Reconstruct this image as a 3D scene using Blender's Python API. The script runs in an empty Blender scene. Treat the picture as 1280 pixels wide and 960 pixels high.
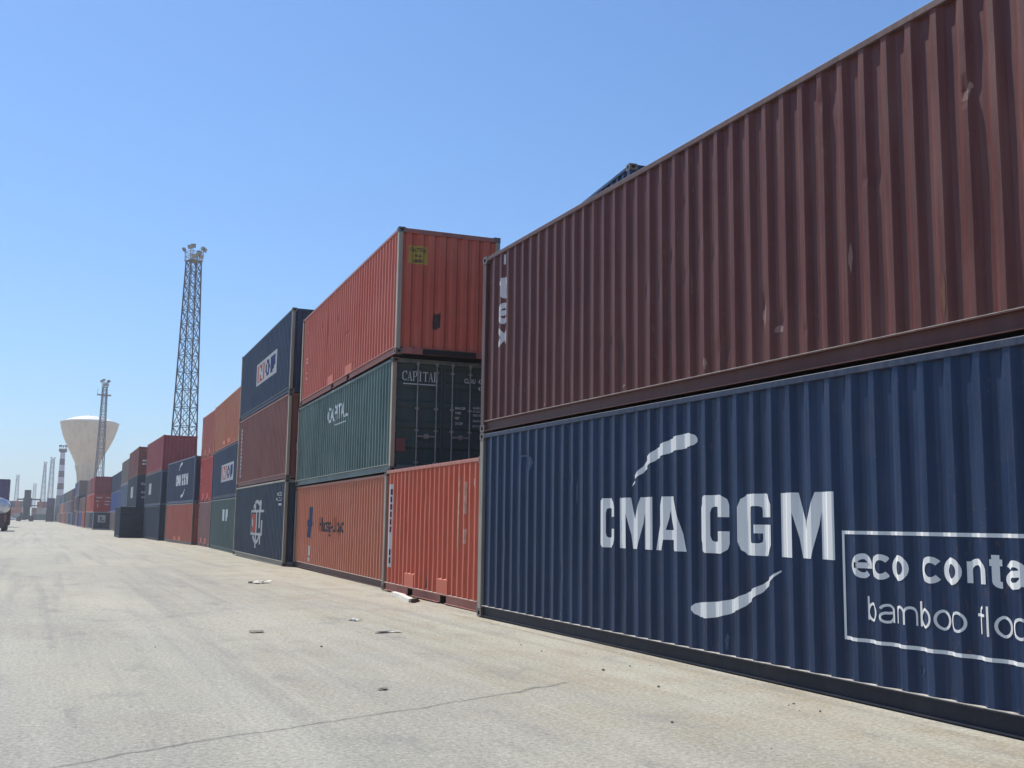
import bpy, bmesh, math, random
from mathutils import Vector, Matrix
R = math.radians
random.seed(7)
S = bpy.context.scene
COL = S.collection

# ------------------------------------------------------------------ camera
F_PX, YAW, PITCH, ROLL, CAM_H = 1306.56, 0.419663, 0.131439, 0.0140987, 1.47758
fw = Vector((math.sin(YAW)*math.cos(PITCH), math.cos(YAW)*math.cos(PITCH), math.sin(PITCH)))
r0 = Vector((math.cos(YAW), -math.sin(YAW), 0)); u0 = r0.cross(fw)
rt = r0*math.cos(ROLL) + u0*math.sin(ROLL); up = -r0*math.sin(ROLL) + u0*math.cos(ROLL)
cam_d = bpy.data.cameras.new('camera'); cam = bpy.data.objects.new('camera', cam_d); COL.objects.link(cam)
cam_d.sensor_width = 36.0; cam_d.lens = F_PX/1280*36; cam_d.clip_start = 0.1; cam_d.clip_end = 9000
cam.matrix_world = Matrix(((rt.x, up.x, -fw.x, 0), (rt.y, up.y, -fw.y, 0), (rt.z, up.z, -fw.z, CAM_H), (0, 0, 0, 1)))
S.camera = cam

# ------------------------------------------------------------------ sky, sun, exposure
SUN_EL, SUN_DELTA = R(54), R(19.5)
W = bpy.data.worlds.new('World'); S.world = W; W.use_nodes = True
nt = W.node_tree; bg = nt.nodes['Background']
sky = nt.nodes.new('ShaderNodeTexSky'); sky.sky_type = 'NISHITA'; sky.sun_disc = False
sky.sun_elevation = SUN_EL; sky.sun_rotation = -SUN_DELTA
sky.altitude = 0; sky.air_density = 1.3; sky.dust_density = 0.3; sky.ozone_density = 4.0
gm = nt.nodes.new('ShaderNodeGamma'); gm.inputs[1].default_value = .85      # the compact camera's soft shoulder over the bright horizon
tint = nt.nodes.new('ShaderNodeMix'); tint.data_type = 'RGBA'; tint.blend_type = 'MULTIPLY'; tint.inputs[0].default_value = 1; tint.clamp_result = False
tint.inputs[7].default_value = (.58, .80, 1.10, 1)
nt.links.new(sky.outputs[0], gm.inputs[0]); nt.links.new(gm.outputs[0], tint.inputs[6]); nt.links.new(tint.outputs[2], bg.inputs[0])
bg.inputs[1].default_value = 0.15
sd = bpy.data.lights.new('sun', 'SUN'); sd.energy = 5.0; sd.angle = R(0.53); sd.color = (1.0, 0.955, 0.88)
so = bpy.data.objects.new('sun', sd); COL.objects.link(so)
sv = Vector((-math.cos(SUN_EL)*math.sin(SUN_DELTA), math.cos(SUN_EL)*math.cos(SUN_DELTA), math.sin(SUN_EL)))
so.rotation_euler = sv.to_track_quat('Z', 'Y').to_euler(); so.location = (0, 0, 60)
S.view_settings.view_transform = 'Standard'; S.view_settings.look = 'None'
S.view_settings.exposure = 0.1; S.view_settings.gamma = 1.0; S.view_settings.use_curve_mapping = False

# ------------------------------------------------------------------ helpers
def gz(y):
    """height of the yard: it drains very gently away from the camera"""
    if y < 12: return 0.0
    if y < 150: return -0.0033*(y-12)
    return -0.4554

def lin(c):
    return tuple((v/12.92 if v <= .04045 else ((v+.055)/1.055)**2.4) for v in c)

def tag(o, label=None, cat=None, group=None, kind=None):
    if label: o['label'] = label
    if cat: o['category'] = cat
    if group: o['group'] = group
    if kind: o['kind'] = kind
    return o

def obj(name, bm, mat, parent=None, loc=None, smooth=False):
    me = bpy.data.meshes.new(name); bm.to_mesh(me); bm.free()
    if smooth:
        for p in me.polygons: p.use_smooth = True
    o = bpy.data.objects.new(name, me); COL.objects.link(o)
    if mat: me.materials.append(mat)
    if parent: o.parent = parent
    if loc: o.location = loc
    return o

def empty(name, loc, rz=0):
    o = bpy.data.objects.new(name, None); COL.objects.link(o); o.empty_display_size = 0.3
    o.location = loc; o.rotation_euler = (0, 0, rz)
    return o

def copy_tree(o, parent=None):
    c = o.copy(); COL.objects.link(c)
    if parent: c.parent = parent
    for ch in o.children: copy_tree(ch, c)
    return c

def box(bm, x0, x1, y0, y1, z0, z1):
    v = [bm.verts.new(p) for p in ((x0,y0,z0),(x1,y0,z0),(x1,y1,z0),(x0,y1,z0),(x0,y0,z1),(x1,y0,z1),(x1,y1,z1),(x0,y1,z1))]
    for f in ((3,2,1,0),(4,5,6,7),(0,1,5,4),(1,2,6,5),(2,3,7,6),(3,0,4,7)): bm.faces.new([v[i] for i in f])

def boxes(*bs):
    bm = bmesh.new()
    for b in bs: box(bm, *b)
    return bm

def bevel_all(bm, w, seg=1):
    bmesh.ops.bevel(bm, geom=bm.edges[:], offset=w, segments=seg, affect='EDGES', profile=0.5)
    return bm

def bar(bm, a, b, r, n=4):
    a = Vector(a); b = Vector(b); d = (b-a).normalized()
    h = Vector((0,0,1)) if abs(d.z) < .9 else Vector((1,0,0))
    p = d.cross(h).normalized(); q = d.cross(p)
    A = []; B = []
    for i in range(n):
        t = 2*math.pi*(i+.5)/n; o_ = p*math.cos(t)*r + q*math.sin(t)*r
        A.append(bm.verts.new(a+o_)); B.append(bm.verts.new(b+o_))
    for i in range(n):
        j = (i+1) % n; bm.faces.new((A[i], A[j], B[j], B[i]))
    bm.faces.new(A[::-1]); bm.faces.new(B)

def lathe(bm, prof, n=48, cap=True):
    rings = []
    for (r, z) in prof:
        rings.append([bm.verts.new((r*math.cos(2*math.pi*i/n), r*math.sin(2*math.pi*i/n), z)) for i in range(n)])
    for a, b in zip(rings, rings[1:]):
        for i in range(n):
            j = (i+1) % n; bm.faces.new((a[i], a[j], b[j], b[i]))
    if cap:
        bm.faces.new(rings[0][::-1]); bm.faces.new(rings[-1])

# ------------------------------------------------------------------ materials
class NT:
    def __init__(s, name):
        s.m = bpy.data.materials.new(name); s.m.use_nodes = True; s.t = s.m.node_tree
        s.b = s.t.nodes['Principled BSDF']
        s.tc = s.t.nodes.new('ShaderNodeTexCoord')
    def n(s, ty, **kw):
        k = s.t.nodes.new(ty)
        for a, v in kw.items():
            if a in ('loc', 'scale'): k.inputs['Location' if a == 'loc' else 'Scale'].default_value = v
            else: setattr(k, a, v)
        return k
    def L(s, a, b): s.t.links.new(a, b)
    def mapping(s, scale, loc=(0,0,0), coord='Object'):
        m = s.t.nodes.new('ShaderNodeMapping'); m.inputs['Scale'].default_value = scale; m.inputs['Location'].default_value = loc
        s.L(s.tc.outputs[coord], m.inputs['Vector']); return m.outputs[0]
    def noise(s, vec, scale, detail=4, rough=.55, dist=0):
        k = s.t.nodes.new('ShaderNodeTexNoise'); k.inputs['Scale'].default_value = scale
        k.inputs['Detail'].default_value = detail; k.inputs['Roughness'].default_value = rough; k.inputs['Distortion'].default_value = dist
        s.L(vec, k.inputs['Vector']); return k.outputs['Fac']
    def ramp(s, fac, stops):
        k = s.t.nodes.new('ShaderNodeValToRGB'); e = k.color_ramp.elements
        while len(e) < len(stops): e.new(.5)
        for el, (p, c) in zip(e, stops):
            el.position = p; el.color = (c, c, c, 1) if not isinstance(c, tuple) else (*c[:3], 1)
        s.L(fac, k.inputs[0]); return k.outputs[0]
    def mix(s, fac, a, b, mode='MIX'):
        k = s.t.nodes.new('ShaderNodeMix'); k.data_type = 'RGBA'; k.blend_type = mode
        for i, v in ((0, fac), (6, a), (7, b)):
            if isinstance(v, (int, float)): k.inputs[i].default_value = v
            elif isinstance(v, tuple): k.inputs[i].default_value = (*v[:3], 1)
            else: s.L(v, k.inputs[i])
        return k.outputs[2]
    def math(s, op, a, b=0.0, clamp=False):
        k = s.t.nodes.new('ShaderNodeMath'); k.operation = op; k.use_clamp = clamp
        for i, v in ((0, a), (1, b)):
            if isinstance(v, (int, float)): k.inputs[i].default_value = v
            else: s.L(v, k.inputs[i])
        return k.outputs[0]
    def bump(s, h, strength, dist):
        k = s.t.nodes.new('ShaderNodeBump'); k.inputs['Strength'].default_value = strength; k.inputs['Distance'].default_value = dist
        s.L(h, k.inputs['Height']); s.L(k.outputs[0], s.b.inputs['Normal'])
    def out(s, col, rough=.6, metal=0.0, spec=.4):
        if isinstance(col, tuple): s.b.inputs['Base Color'].default_value = (*col[:3], 1)
        else: s.L(col, s.b.inputs['Base Color'])
        if isinstance(rough, (int, float)): s.b.inputs['Roughness'].default_value = rough
        else: s.L(rough, s.b.inputs['Roughness'])
        s.b.inputs['Metallic'].default_value = metal; s.b.inputs['Specular IOR Level'].default_value = spec
        return s.m

def paint(name, rgb, faded=None, rust=.35, seed=0, dirt=.5, fade_amt=.7, rough=.5, streak=.5, wear_light=.8):
    """weathered container paint: chalky fading, rain streaks, rust specks, grime"""
    k = NT(name)
    if faded is None:
        g = sum(rgb)/3; faded = tuple(.72*c + .28*g*1.4 + .022 for c in rgb)
    o = (seed*3.7, seed*1.9, seed*5.3)
    big = k.noise(k.mapping((.5, .5, .7), o), 1.0, 4, .6)
    stk = k.noise(k.mapping((5, 5, .28), o), 1.6, 5, .65)
    c = k.mix(k.math('MULTIPLY', k.ramp(big, [(.32, 0.0), (.68, 1.0)]), fade_amt), rgb, faded)
    pale = tuple(min(1, v*1.18+.022) for v in faded); dark = tuple(v*.62 for v in rgb)
    c = k.mix(k.math('MULTIPLY', k.ramp(stk, [(.48, 0.0), (.72, 1.0)]), streak*.75), c, pale)
    c = k.mix(k.math('MULTIPLY', k.ramp(stk, [(.24, 1.0), (.46, 0.0)]), streak*.8), c, dark)
    # rust: small spots that run down in thin tails
    sp = k.noise(k.mapping((7, 7, 3.2), o), 2.6, 8, .72)
    area = k.noise(k.mapping((.9, .9, .6), (seed+5.1, seed, 3)), 1.3, 3, .5)
    rm = k.math('MULTIPLY', k.ramp(sp, [(.62-.05*rust, 0.0), (.70-.05*rust, 1.0)]), k.ramp(area, [(.42, 0.0), (.62, 1.0)]))
    rc = k.mix(k.noise(k.mapping((1, 1, 1)), 30, 3), (.075, .032, .018), (.22, .10, .055))
    c = k.mix(k.math('MULTIPLY', rm, min(1, rust*1.6)), c, rc)
    # scuffs rubbed pale
    sc = k.noise(k.mapping((2.2, 2.2, 9), (seed*2.2, 0, 1)), 3.5, 7, .75)
    c = k.mix(k.math('MULTIPLY', k.ramp(sc, [(.68, 0.0), (.76, 1.0)]), .4), c, tuple(min(1, v*.6+.22) for v in faded))
    # the proud faces of the corrugation are the ones that get rubbed: chalk and chips there, and the lightening also paints in the ribs' sunlit contrast
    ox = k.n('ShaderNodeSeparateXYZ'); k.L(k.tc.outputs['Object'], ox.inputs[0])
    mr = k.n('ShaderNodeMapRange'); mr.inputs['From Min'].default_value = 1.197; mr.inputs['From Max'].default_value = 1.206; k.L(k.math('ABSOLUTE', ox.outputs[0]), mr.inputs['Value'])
    rub_light = k.noise(k.mapping((9, 9, .5), (seed*1.3, seed, 2)), 1.7, 6, .7)
    c = k.mix(k.math('MULTIPLY', mr.outputs[0], k.math('MULTIPLY', k.ramp(rub_light, [(.38, 0.0), (.66, 1.0)]), wear_light*.55)), c, tuple(min(1, v*1.3+.03) for v in faded))
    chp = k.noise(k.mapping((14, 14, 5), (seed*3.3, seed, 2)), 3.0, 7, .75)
    c = k.mix(k.math('MULTIPLY', mr.outputs[0], k.math('MULTIPLY', k.ramp(chp, [(.64, 0.0), (.67, 1.0)]), wear_light*.8)), c, (.30, .22, .16))
    # grime
    gr = k.noise(k.mapping((1.3, 1.3, 1.1), (seed, 7, seed)), 2.1, 6, .65)
    c = k.mix(k.math('MULTIPLY', k.ramp(gr, [(.5, 0.0), (.8, 1.0)]), dirt*.55), c, (.105, .092, .078))
    rr = k.math('ADD', k.math('MULTIPLY', stk, .25), rough-.08)
    fine = k.noise(k.mapping((1, 1, 1)), 9, 5, .6)
    k.bump(fine, .12, .02)
    return k.out(c, rr, 0, .30)

def worn(name, rgb, under, amt=.35, seed=0, rough=.6):
    """stencilled lettering, chipped here and there down to the paint below"""
    k = NT(name)
    n1 = k.noise(k.mapping((6, 6, 2.5), (seed, seed*2, 0)), 2.4, 7, .7)
    n2 = k.noise(k.mapping((5, 5, .4), (seed, 3, 0)), 1.8, 4, .6)
    c = k.mix(k.math('MULTIPLY', k.ramp(n2, [(.3, 1.0), (.6, 0.0)]), .35), rgb, tuple(v*.72 for v in rgb))
    c = k.mix(k.ramp(n1, [(.50+.2*(1-amt), 0.0), (.56+.2*(1-amt), 1.0)]), c, under)
    return k.out(c, rough, 0, .35)

def plain(name, rgb, rough=.6, metal=0, var=.25, scale=3.0, spec=.4):
    k = NT(name)
    n1 = k.noise(k.mapping((1, 1, 1)), scale, 5, .6)
    c = k.mix(k.ramp(n1, [(.35, 0.0), (.7, 1.0)]), tuple(v*(1-var) for v in rgb), tuple(min(1, v*(1+var)) for v in rgb))
    return k.out(c, rough, metal, spec)

def ground_mat():
    k = NT('yard_surface')
    P = k.mapping((1, 1, 1))
    sx = k.n('ShaderNodeSeparateXYZ'); k.L(P, sx.inputs[0]); X, Y = sx.outputs[0], sx.outputs[1]
    grey, warm, pale = (.258, .250, .222), (.34, .31, .25), (.390, .366, .292)
    big = k.noise(k.mapping((.16, .07, 1)), 1.0, 6, .62)
    mid = k.noise(k.mapping((.9, .45, 1)), 1.0, 6, .65)
    c = k.mix(k.ramp(big, [(.35, 0.0), (.65, 1.0)]), grey, pale)
    # sand blown against the foot of the stacks
    w = k.math('ADD', X, k.math('MULTIPLY', k.math('SUBTRACT', mid, .5), 2.6))
    yb = k.math('MULTIPLY', Y, .018)
    wfac = k.ramp(k.math('SUBTRACT', w, yb), [(0, 0.0), (1, 1.0)])
    mr = k.n('ShaderNodeMapRange'); mr.inputs['From Min'].default_value = 3.0; mr.inputs['From Max'].default_value = 5.6
    k.L(k.math('SUBTRACT', w, yb), mr.inputs['Value'])
    c = k.mix(k.math('MULTIPLY', mr.outputs[0], .75), c, pale)
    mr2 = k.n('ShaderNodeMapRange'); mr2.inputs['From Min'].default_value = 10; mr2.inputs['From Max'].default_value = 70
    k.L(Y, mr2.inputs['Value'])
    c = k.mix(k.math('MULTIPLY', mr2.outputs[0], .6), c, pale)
    # the strip of bare screed the boxes stand on, its ragged edge showing beside the navy one
    ed = k.math('ADD', X, k.math('MULTIPLY', k.math('SUBTRACT', k.noise(k.mapping((1, 1, 1), (2, 5, 0)), 2.2, 5, .6), .5), .16))
    near_ = k.math('LESS_THAN', Y, 16.2)
    c = k.mix(k.math('MULTIPLY', k.math('MULTIPLY', k.math('GREATER_THAN', ed, 6.24), near_), .75), c, (.46, .43, .35))
    eb = k.math('MULTIPLY', k.math('GREATER_THAN', ed, 6.13), k.math('LESS_THAN', ed, 6.24))
    c = k.mix(k.math('MULTIPLY', k.math('MULTIPLY', eb, near_), k.math('MULTIPLY', k.ramp(mid, [(.35, 0.0), (.6, 1.0)]), .45)), c, (.20, .175, .135))
    sw = k.n('ShaderNodeMapRange'); sw.inputs['From Min'].default_value = 2.2; sw.inputs['From Max'].default_value = 5.5; k.L(k.math('SUBTRACT', w, yb), sw.inputs['Value'])
    sn = k.noise(k.mapping((.8, .5, 1), (31, 8, 0)), 1.3, 7, .68)
    c = k.mix(k.math('MULTIPLY', sw.outputs[0], k.math('MULTIPLY', k.ramp(sn, [(.42, 0.0), (.62, 1.0)]), .7)), c, (.315, .262, .18))
    # blotches: reddish rust dust, grey oil, pale scuffs
    b1 = k.noise(k.mapping((.55, .28, 1), (4, 9, 0)), 1.4, 5, .6)
    c = k.mix(k.math('MULTIPLY', k.ramp(b1, [(.52, 0.0), (.70, 1.0)]), .42), c, (.30, .26, .205))
    b2 = k.noise(k.mapping((1.6, .8, 1), (14, 2, 0)), 1.0, 7, .7, .4)
    c = k.mix(k.math('MULTIPLY', k.ramp(b2, [(.54, 0.0), (.68, 1.0)]), .5), c, (.185, .18, .17))
    b3 = k.noise(k.mapping((2.4, 1.3, 1), (24, 12, 0)), 1.6, 8, .75)
    c = k.mix(k.math('MULTIPLY', k.ramp(b3, [(.56, 0.0), (.62, 1.0)]), .32), c, (.42, .395, .33))
    # tyre tracks, long in the direction of the road
    tr = k.noise(k.mapping((1.4, .035, 1), (0, 0, 3)), 1.6, 4, .55, .3)
    c = k.mix(k.math('MULTIPLY', k.ramp(tr, [(.53, 0.0), (.66, 1.0)]), .38), c, (.20, .195, .185))
    tr2 = k.noise(k.mapping((1.1, .03, 1), (7, 0, 3)), 1.3, 4, .55, .3)
    c = k.mix(k.math('MULTIPLY', k.ramp(tr2, [(.52, 0.0), (.66, 1.0)]), .30), c, (.44, .42, .36))
    # aggregate
    a1 = k.noise(P, 26, 4, .85); a2 = k.noise(P, 90, 2, .9)
    c = k.mix(1.0, c, k.mix(k.ramp(a1, [(.30, 0.0), (.70, 1.0)]), (.30, .30, .30), (.74, .74, .72)), 'OVERLAY')
    vo = k.n('ShaderNodeTexVoronoi'); vo.inputs['Scale'].default_value = 34; k.L(P, vo.inputs['Vector'])
    pick = k.n('ShaderNodeSeparateXYZ'); k.L(vo.outputs['Color'], pick.inputs[0])
    chip = k.math('MULTIPLY', k.ramp(vo.outputs['Distance'], [(.22, 1.0), (.34, 0.0)]), k.ramp(pick.outputs[0], [(.55, 0.0), (.6, 1.0)]))
    c = k.mix(k.math('MULTIPLY', chip, .55), c, k.mix(pick.outputs[1], (.20, .19, .175), (.66, .63, .57)))
    # the long crack across the foreground: a wandering line through two points
    import_pts = ((0.14, 6.97), (3.7, 8.54))
    (ax, ay), (bx, by) = import_pts
    L_ = math.hypot(bx-ax, by-ay); nx, ny = -(by-ay)/L_, (bx-ax)/L_
    wob = k.noise(k.mapping((1, 1, 1), (3, 3, 0)), 1.1, 8, .62)
    dist = k.math('ADD', k.math('ADD', k.math('MULTIPLY', X, nx), k.math('MULTIPLY', Y, ny)), -(ax*nx+ay*ny))
    dist = k.math('ADD', dist, k.math('MULTIPLY', k.math('SUBTRACT', wob, .5), .42))
    ad = k.math('ABSOLUTE', dist)
    thick = k.noise(k.mapping((1, 1, 1), (9, 1, 0)), 3.5, 4, .6)
    line = k.math('LESS_THAN', ad, k.math('MULTIPLY', k.math('SUBTRACT', thick, .22), .040))
    soft = k.math('LESS_THAN', ad, .034)
    inx = k.math('MULTIPLY', k.math('GREATER_THAN', X, -3.0), k.math('LESS_THAN', X, 4.6))
    c = k.mix(k.math('MULTIPLY', k.math('MULTIPLY', soft, inx), .3), c, (.16, .15, .14))
    c = k.mix(k.math('MULTIPLY', k.math('MULTIPLY', line, inx), .5), c, (.075, .068, .06))
    # fine crazing
    hgt = k.math('ADD', k.math('MULTIPLY', a1, .6), k.math('MULTIPLY', a2, .4))
    hgt = k.math('SUBTRACT', hgt, k.math('MULTIPLY', k.math('MULTIPLY', line, inx), 1.2))
    k.bump(hgt, .5, .015)
    return k.out(c, .88, 0, .25)

# ------------------------------------------------------------------ the yard
bm = bmesh.new()
xs = [-1500, -300, -60, -10, 0, 10, 60, 300, 1500]
ys = [-300, -40, 0, 12, 40, 80, 115, 150, 300, 800, 2000, 5500]
gr = [[bm.verts.new((x, y, gz(y))) for x in xs] for y in ys]
for j in range(len(ys)-1):
    for i in range(len(xs)-1): bm.faces.new((gr[j][i], gr[j][i+1], gr[j+1][i+1], gr[j+1][i]))
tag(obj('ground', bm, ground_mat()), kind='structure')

# ------------------------------------------------------------------ lettering helpers: flat 2-D meshes (u, v) wrapped onto a wall
def text2d(s, bold=0.0, spacing=1.0, fit=None):
    cu = bpy.data.curves.new('tmp', 'FONT'); cu.body = s; cu.size = 1; cu.offset = bold; cu.space_character = spacing
    cu.resolution_u = 6; cu.fill_mode = 'FRONT'
    o = bpy.data.objects.new('tmp', cu); COL.objects.link(o); bpy.context.view_layer.update()
    me = bpy.data.meshes.new_from_object(o.evaluated_get(bpy.context.evaluated_depsgraph_get()))
    bpy.data.objects.remove(o); bpy.data.curves.remove(cu)
    b = bmesh.new(); b.from_mesh(me); bpy.data.meshes.remove(me)
    bmesh.ops.remove_doubles(b, verts=b.verts[:], dist=1e-5)
    return fit2d(b, fit) if fit else b

def arc_(cx, cy, rx, ry, a0, a1, n=12): return [(cx+rx*math.cos(R(a0+(a1-a0)*i/n)), cy+ry*math.sin(R(a0+(a1-a0)*i/n))) for i in range(n+1)]
def glyph(ch, w):
    """centre lines of a plain grotesque lower-case letter, x-height 1, body width w"""
    r = w/2
    ring = arc_(r, .5, r, .5, 0, 360, 24)
    return {'o': [ring], 'c': [arc_(r, .5, r, .5, 42, 318, 20)], 'e': [[(0, .52), (w, .52)]+arc_(r, .5, r, .5, 0, 315, 22)[1:]],
            'n': [[(0, 0), (0, 1)], arc_(r, .58, r, .42, 180, 0)+[(w, 0)]], 'm': [[(0, 0), (0, 1)], arc_(r*.82, .60, r*.82, .40, 180, 0)+[(w*.82, 0)], arc_(w*.82+r*.82, .60, r*.82, .40, 180, 0)+[(w*1.64, 0)]],
            't': [[(w*.22, 1.35), (w*.22, .22)]+arc_(w*.22+.18, .18, .18, .18, 180, 270, 6)+[(w*.52, .0)], [(-.02, 1), (w*.54, 1)]],
            'a': [arc_(r, .70, r*.92, .30, 165, 0)+[(w*.96, 0)], [(w*.96, .58), (w*.5, .53)]+arc_(w*.42, .27, w*.42, .27, 90, 270, 10)+[(w*.7, .04), (w*.96, .26)]],
            'i': [[(0, 0), (0, 1)], [(0, 1.28), (0, 1.42)]], 'l': [[(0, 0), (0, 1.42)]], 'r': [[(0, 0), (0, 1)], arc_(r, .58, r, .42, 180, 70, 8)],
            'b': [[(0, 0), (0, 1.42)], ring], 'f': [[(w*.3, 0), (w*.3, 1.15)]+arc_(w*.3+.22, 1.18, .22, .24, 180, 80, 6), [(0, 1), (w*.75, 1)]],
            'x': [[(0, 0), (w, 1)], [(0, 1), (w, 0)]],
            'g': [ring, [(w, 1), (w, -.12)]+arc_(r, -.12, r, .28, 0, -150, 10)]}[ch]
ADV = {'x': 1, 'o': 1, 'c': .96, 'e': 1, 'n': .92, 'm': 1.64, 't': .50, 'a': .95, 'i': 0, 'l': 0, 'r': .6, 'b': 1, 'f': .62, 'g': 1}
def grotesque(word, fit, th, gap, sx_fix=None):
    """word drawn with strokes of thickness th (x-heights); fit = (u0, u1, baseline, x-height line)"""
    x = 0.0; strokes = []; W_ = .92
    for ch in word:
        if ch == ' ': x += .55; continue
        for st in glyph(ch, W_): strokes.append([(x+a, b_) for a, b_ in st])
        x += ADV[ch]*W_ + gap
    x -= gap
    b = bmesh.new()
    for k_, st in enumerate(strokes):
        closed = (Vector(st[0])-Vector(st[-1])).length < 1e-4; P = [Vector(q) for q in (st[:-1] if closed else st)]; n = len(P)
        L_, R_ = [], []
        for i in range(n):
            a = P[i-1] if (i > 0 or closed) else None; c = P[(i+1) % n] if (i < n-1 or closed) else None
            d = ((P[i]-a).normalized() if a is not None else Vector((0, 0))) + ((c-P[i]).normalized() if c is not None else Vector((0, 0)))
            d.normalize(); nn = Vector((-d.y, d.x)); hw = th/2
            if a is not None and c is not None: hw /= max(.5, abs(nn.dot(Vector((-(c-P[i]).normalized().y, (c-P[i]).normalized().x)))))
            L_.append(b.verts.new((*(P[i]+nn*hw), k_*.00035))); R_.append(b.verts.new((*(P[i]-nn*hw), k_*.00035)))
        for i in range(n if closed else n-1):
            j = (i+1) % n; b.faces.new((L_[i], L_[j], R_[j], R_[i]))
    if len(word) == 1: xs_ = [v.co.x for v in b.verts]; x = max(xs_)-min(xs_)-th; mn_ = min(xs_)+th/2; [setattr(v.co, 'x', v.co.x-mn_) for v in b.verts]
    sx_ = (fit[1]-fit[0])/(x+th); sy_ = (fit[3]-fit[2])/(1+th)
    if sx_fix: fit = ((fit[0]+fit[1])/2-(x+th)*sx_fix/2, 0, fit[2], fit[3]); sx_ = sx_fix
    for v in b.verts: v.co.x = fit[0]+(v.co.x+th/2)*sx_; v.co.y = fit[2]+(v.co.y+th/2)*sy_
    return b

HV = {'e': .556, 'c': .556, 'o': .611, ' ': .278, 'n': .611, 't': .333, 'a': .556, 'i': .278, 'r': .389, 'b': .611, 'm': .889, 'f': .333, 'l': .278, 'g': .611}
HL = {'b': .556, 'a': .556, 'm': .833, 'o': .556, ' ': .278, 'f': .278, 'l': .222, 'r': .333, 'i': .222, 'n': .556, 'g': .556}
def typeset(text, u, sc, v0, v1, th, adv):
    """one mesh per word, every letter in its own advance box; th = stroke in x-heights"""
    words, cur = [], []
    for ch in text:
        if ch == ' ':
            words.append(cur); cur = []
        else:
            a = adv[ch]*sc; side = (.045 if ch in 'ecoagt' else .075)*sc*.9
            if ch in 'il': g_ = poly2d(rect(u+a/2-th*(v1-v0)*.42, u+a/2+th*(v1-v0)*.42, v0, v1 if ch == 'i' else v0+(v1-v0)*1.37))
            else: g_ = grotesque(ch, (u+side, u+a-side*.8, v0, v1), th, 0, (adv['o']-.08)*sc/(.92+th))
            cur.append(g_)
            if ch == 'i': cur.append(poly2d(rect(u+a/2-th*(v1-v0)*.42, u+a/2+th*(v1-v0)*.42, v0+(v1-v0)*1.17, v0+(v1-v0)*1.37)))
        u += adv[ch]*sc
    words.append(cur)
    return [merge2d(*w_) for w_ in words]

def fit2d(b, fit, rot=False):
    if rot:
        for v in b.verts: v.co.x, v.co.y = -v.co.y, v.co.x
    x0 = min(v.co.x for v in b.verts); x1 = max(v.co.x for v in b.verts)
    y0 = min(v.co.y for v in b.verts); y1 = max(v.co.y for v in b.verts)
    u0_, u1_, v0_, v1_ = fit
    for v in b.verts:
        v.co.x = u0_ + (v.co.x-x0)/max(1e-6, x1-x0)*(u1_-u0_); v.co.y = v0_ + (v.co.y-y0)/max(1e-6, y1-y0)*(v1_-v0_)
    return b

def poly2d(polys, fit=None):
    b = bmesh.new()
    for p in polys: b.faces.new([b.verts.new((x, y, 0)) for x, y in p])
    bmesh.ops.triangulate(b, faces=[f for f in b.faces if len(f.verts) > 4])
    if fit:
        u0_, u1_, v0_, v1_ = fit
        for v in b.verts: v.co.x = u0_+v.co.x*(u1_-u0_); v.co.y = v0_+v.co.y*(v1_-v0_)
    return b

def strip(outer, inner): return [(outer[i], outer[i+1], inner[i+1], inner[i]) for i in range(len(outer)-1)]

def rect(u0_, u1_, v0_, v1_): return [((u0_, v0_), (u1_, v0_), (u1_, v1_), (u0_, v1_))]

def merge2d(*bs):
    out = bmesh.new()
    for b in bs:
        me = bpy.data.meshes.new('t'); b.to_mesh(me); b.free(); out.from_mesh(me); bpy.data.meshes.remove(me)
    return out

C_OUT = [(1, .62), (1, .82), (.94, .93), (.80, 1), (.22, 1), (.06, .92), (.0, .78), (0, .22), (.06, .08), (.22, 0), (.80, 0), (.94, .07), (1, .18), (1, .38)]
C_IN = [(.68, .62), (.68, .74), (.66, .78), (.60, .80), (.46, .80), (.39, .78), (.36, .70), (.36, .30), (.39, .22), (.46, .20), (.60, .20), (.66, .22), (.68, .26), (.68, .38)]
LET = {'C': strip(C_OUT, C_IN),
       'G': strip(C_OUT[:13]+[(1, .50)], C_IN[:13]+[(.68, .50)]) + [((.50, .36), (.68, .36), (.68, .50), (.50, .50))],
       'M': [[(0, 0), (0, 1), (.34, 1), (.5, .42), (.66, 1), (1, 1), (1, 0), (.74, 0), (.74, .70), (.60, 0), (.40, 0), (.26, .70), (.26, 0)]],
       'A': strip([(0, 0), (.30, 1), (.68, 1), (1, 0)], [(.28, 0), (.49, .74), (.49, .74), (.71, 0)])[:1]
            + [((.30, 1), (.68, 1), (.49, .74))] + [((.68, 1), (1, 0), (.71, 0), (.49, .74))]
            + [((.337, .20), (.648, .20), (.594, .38), (.388, .38))]}

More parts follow.
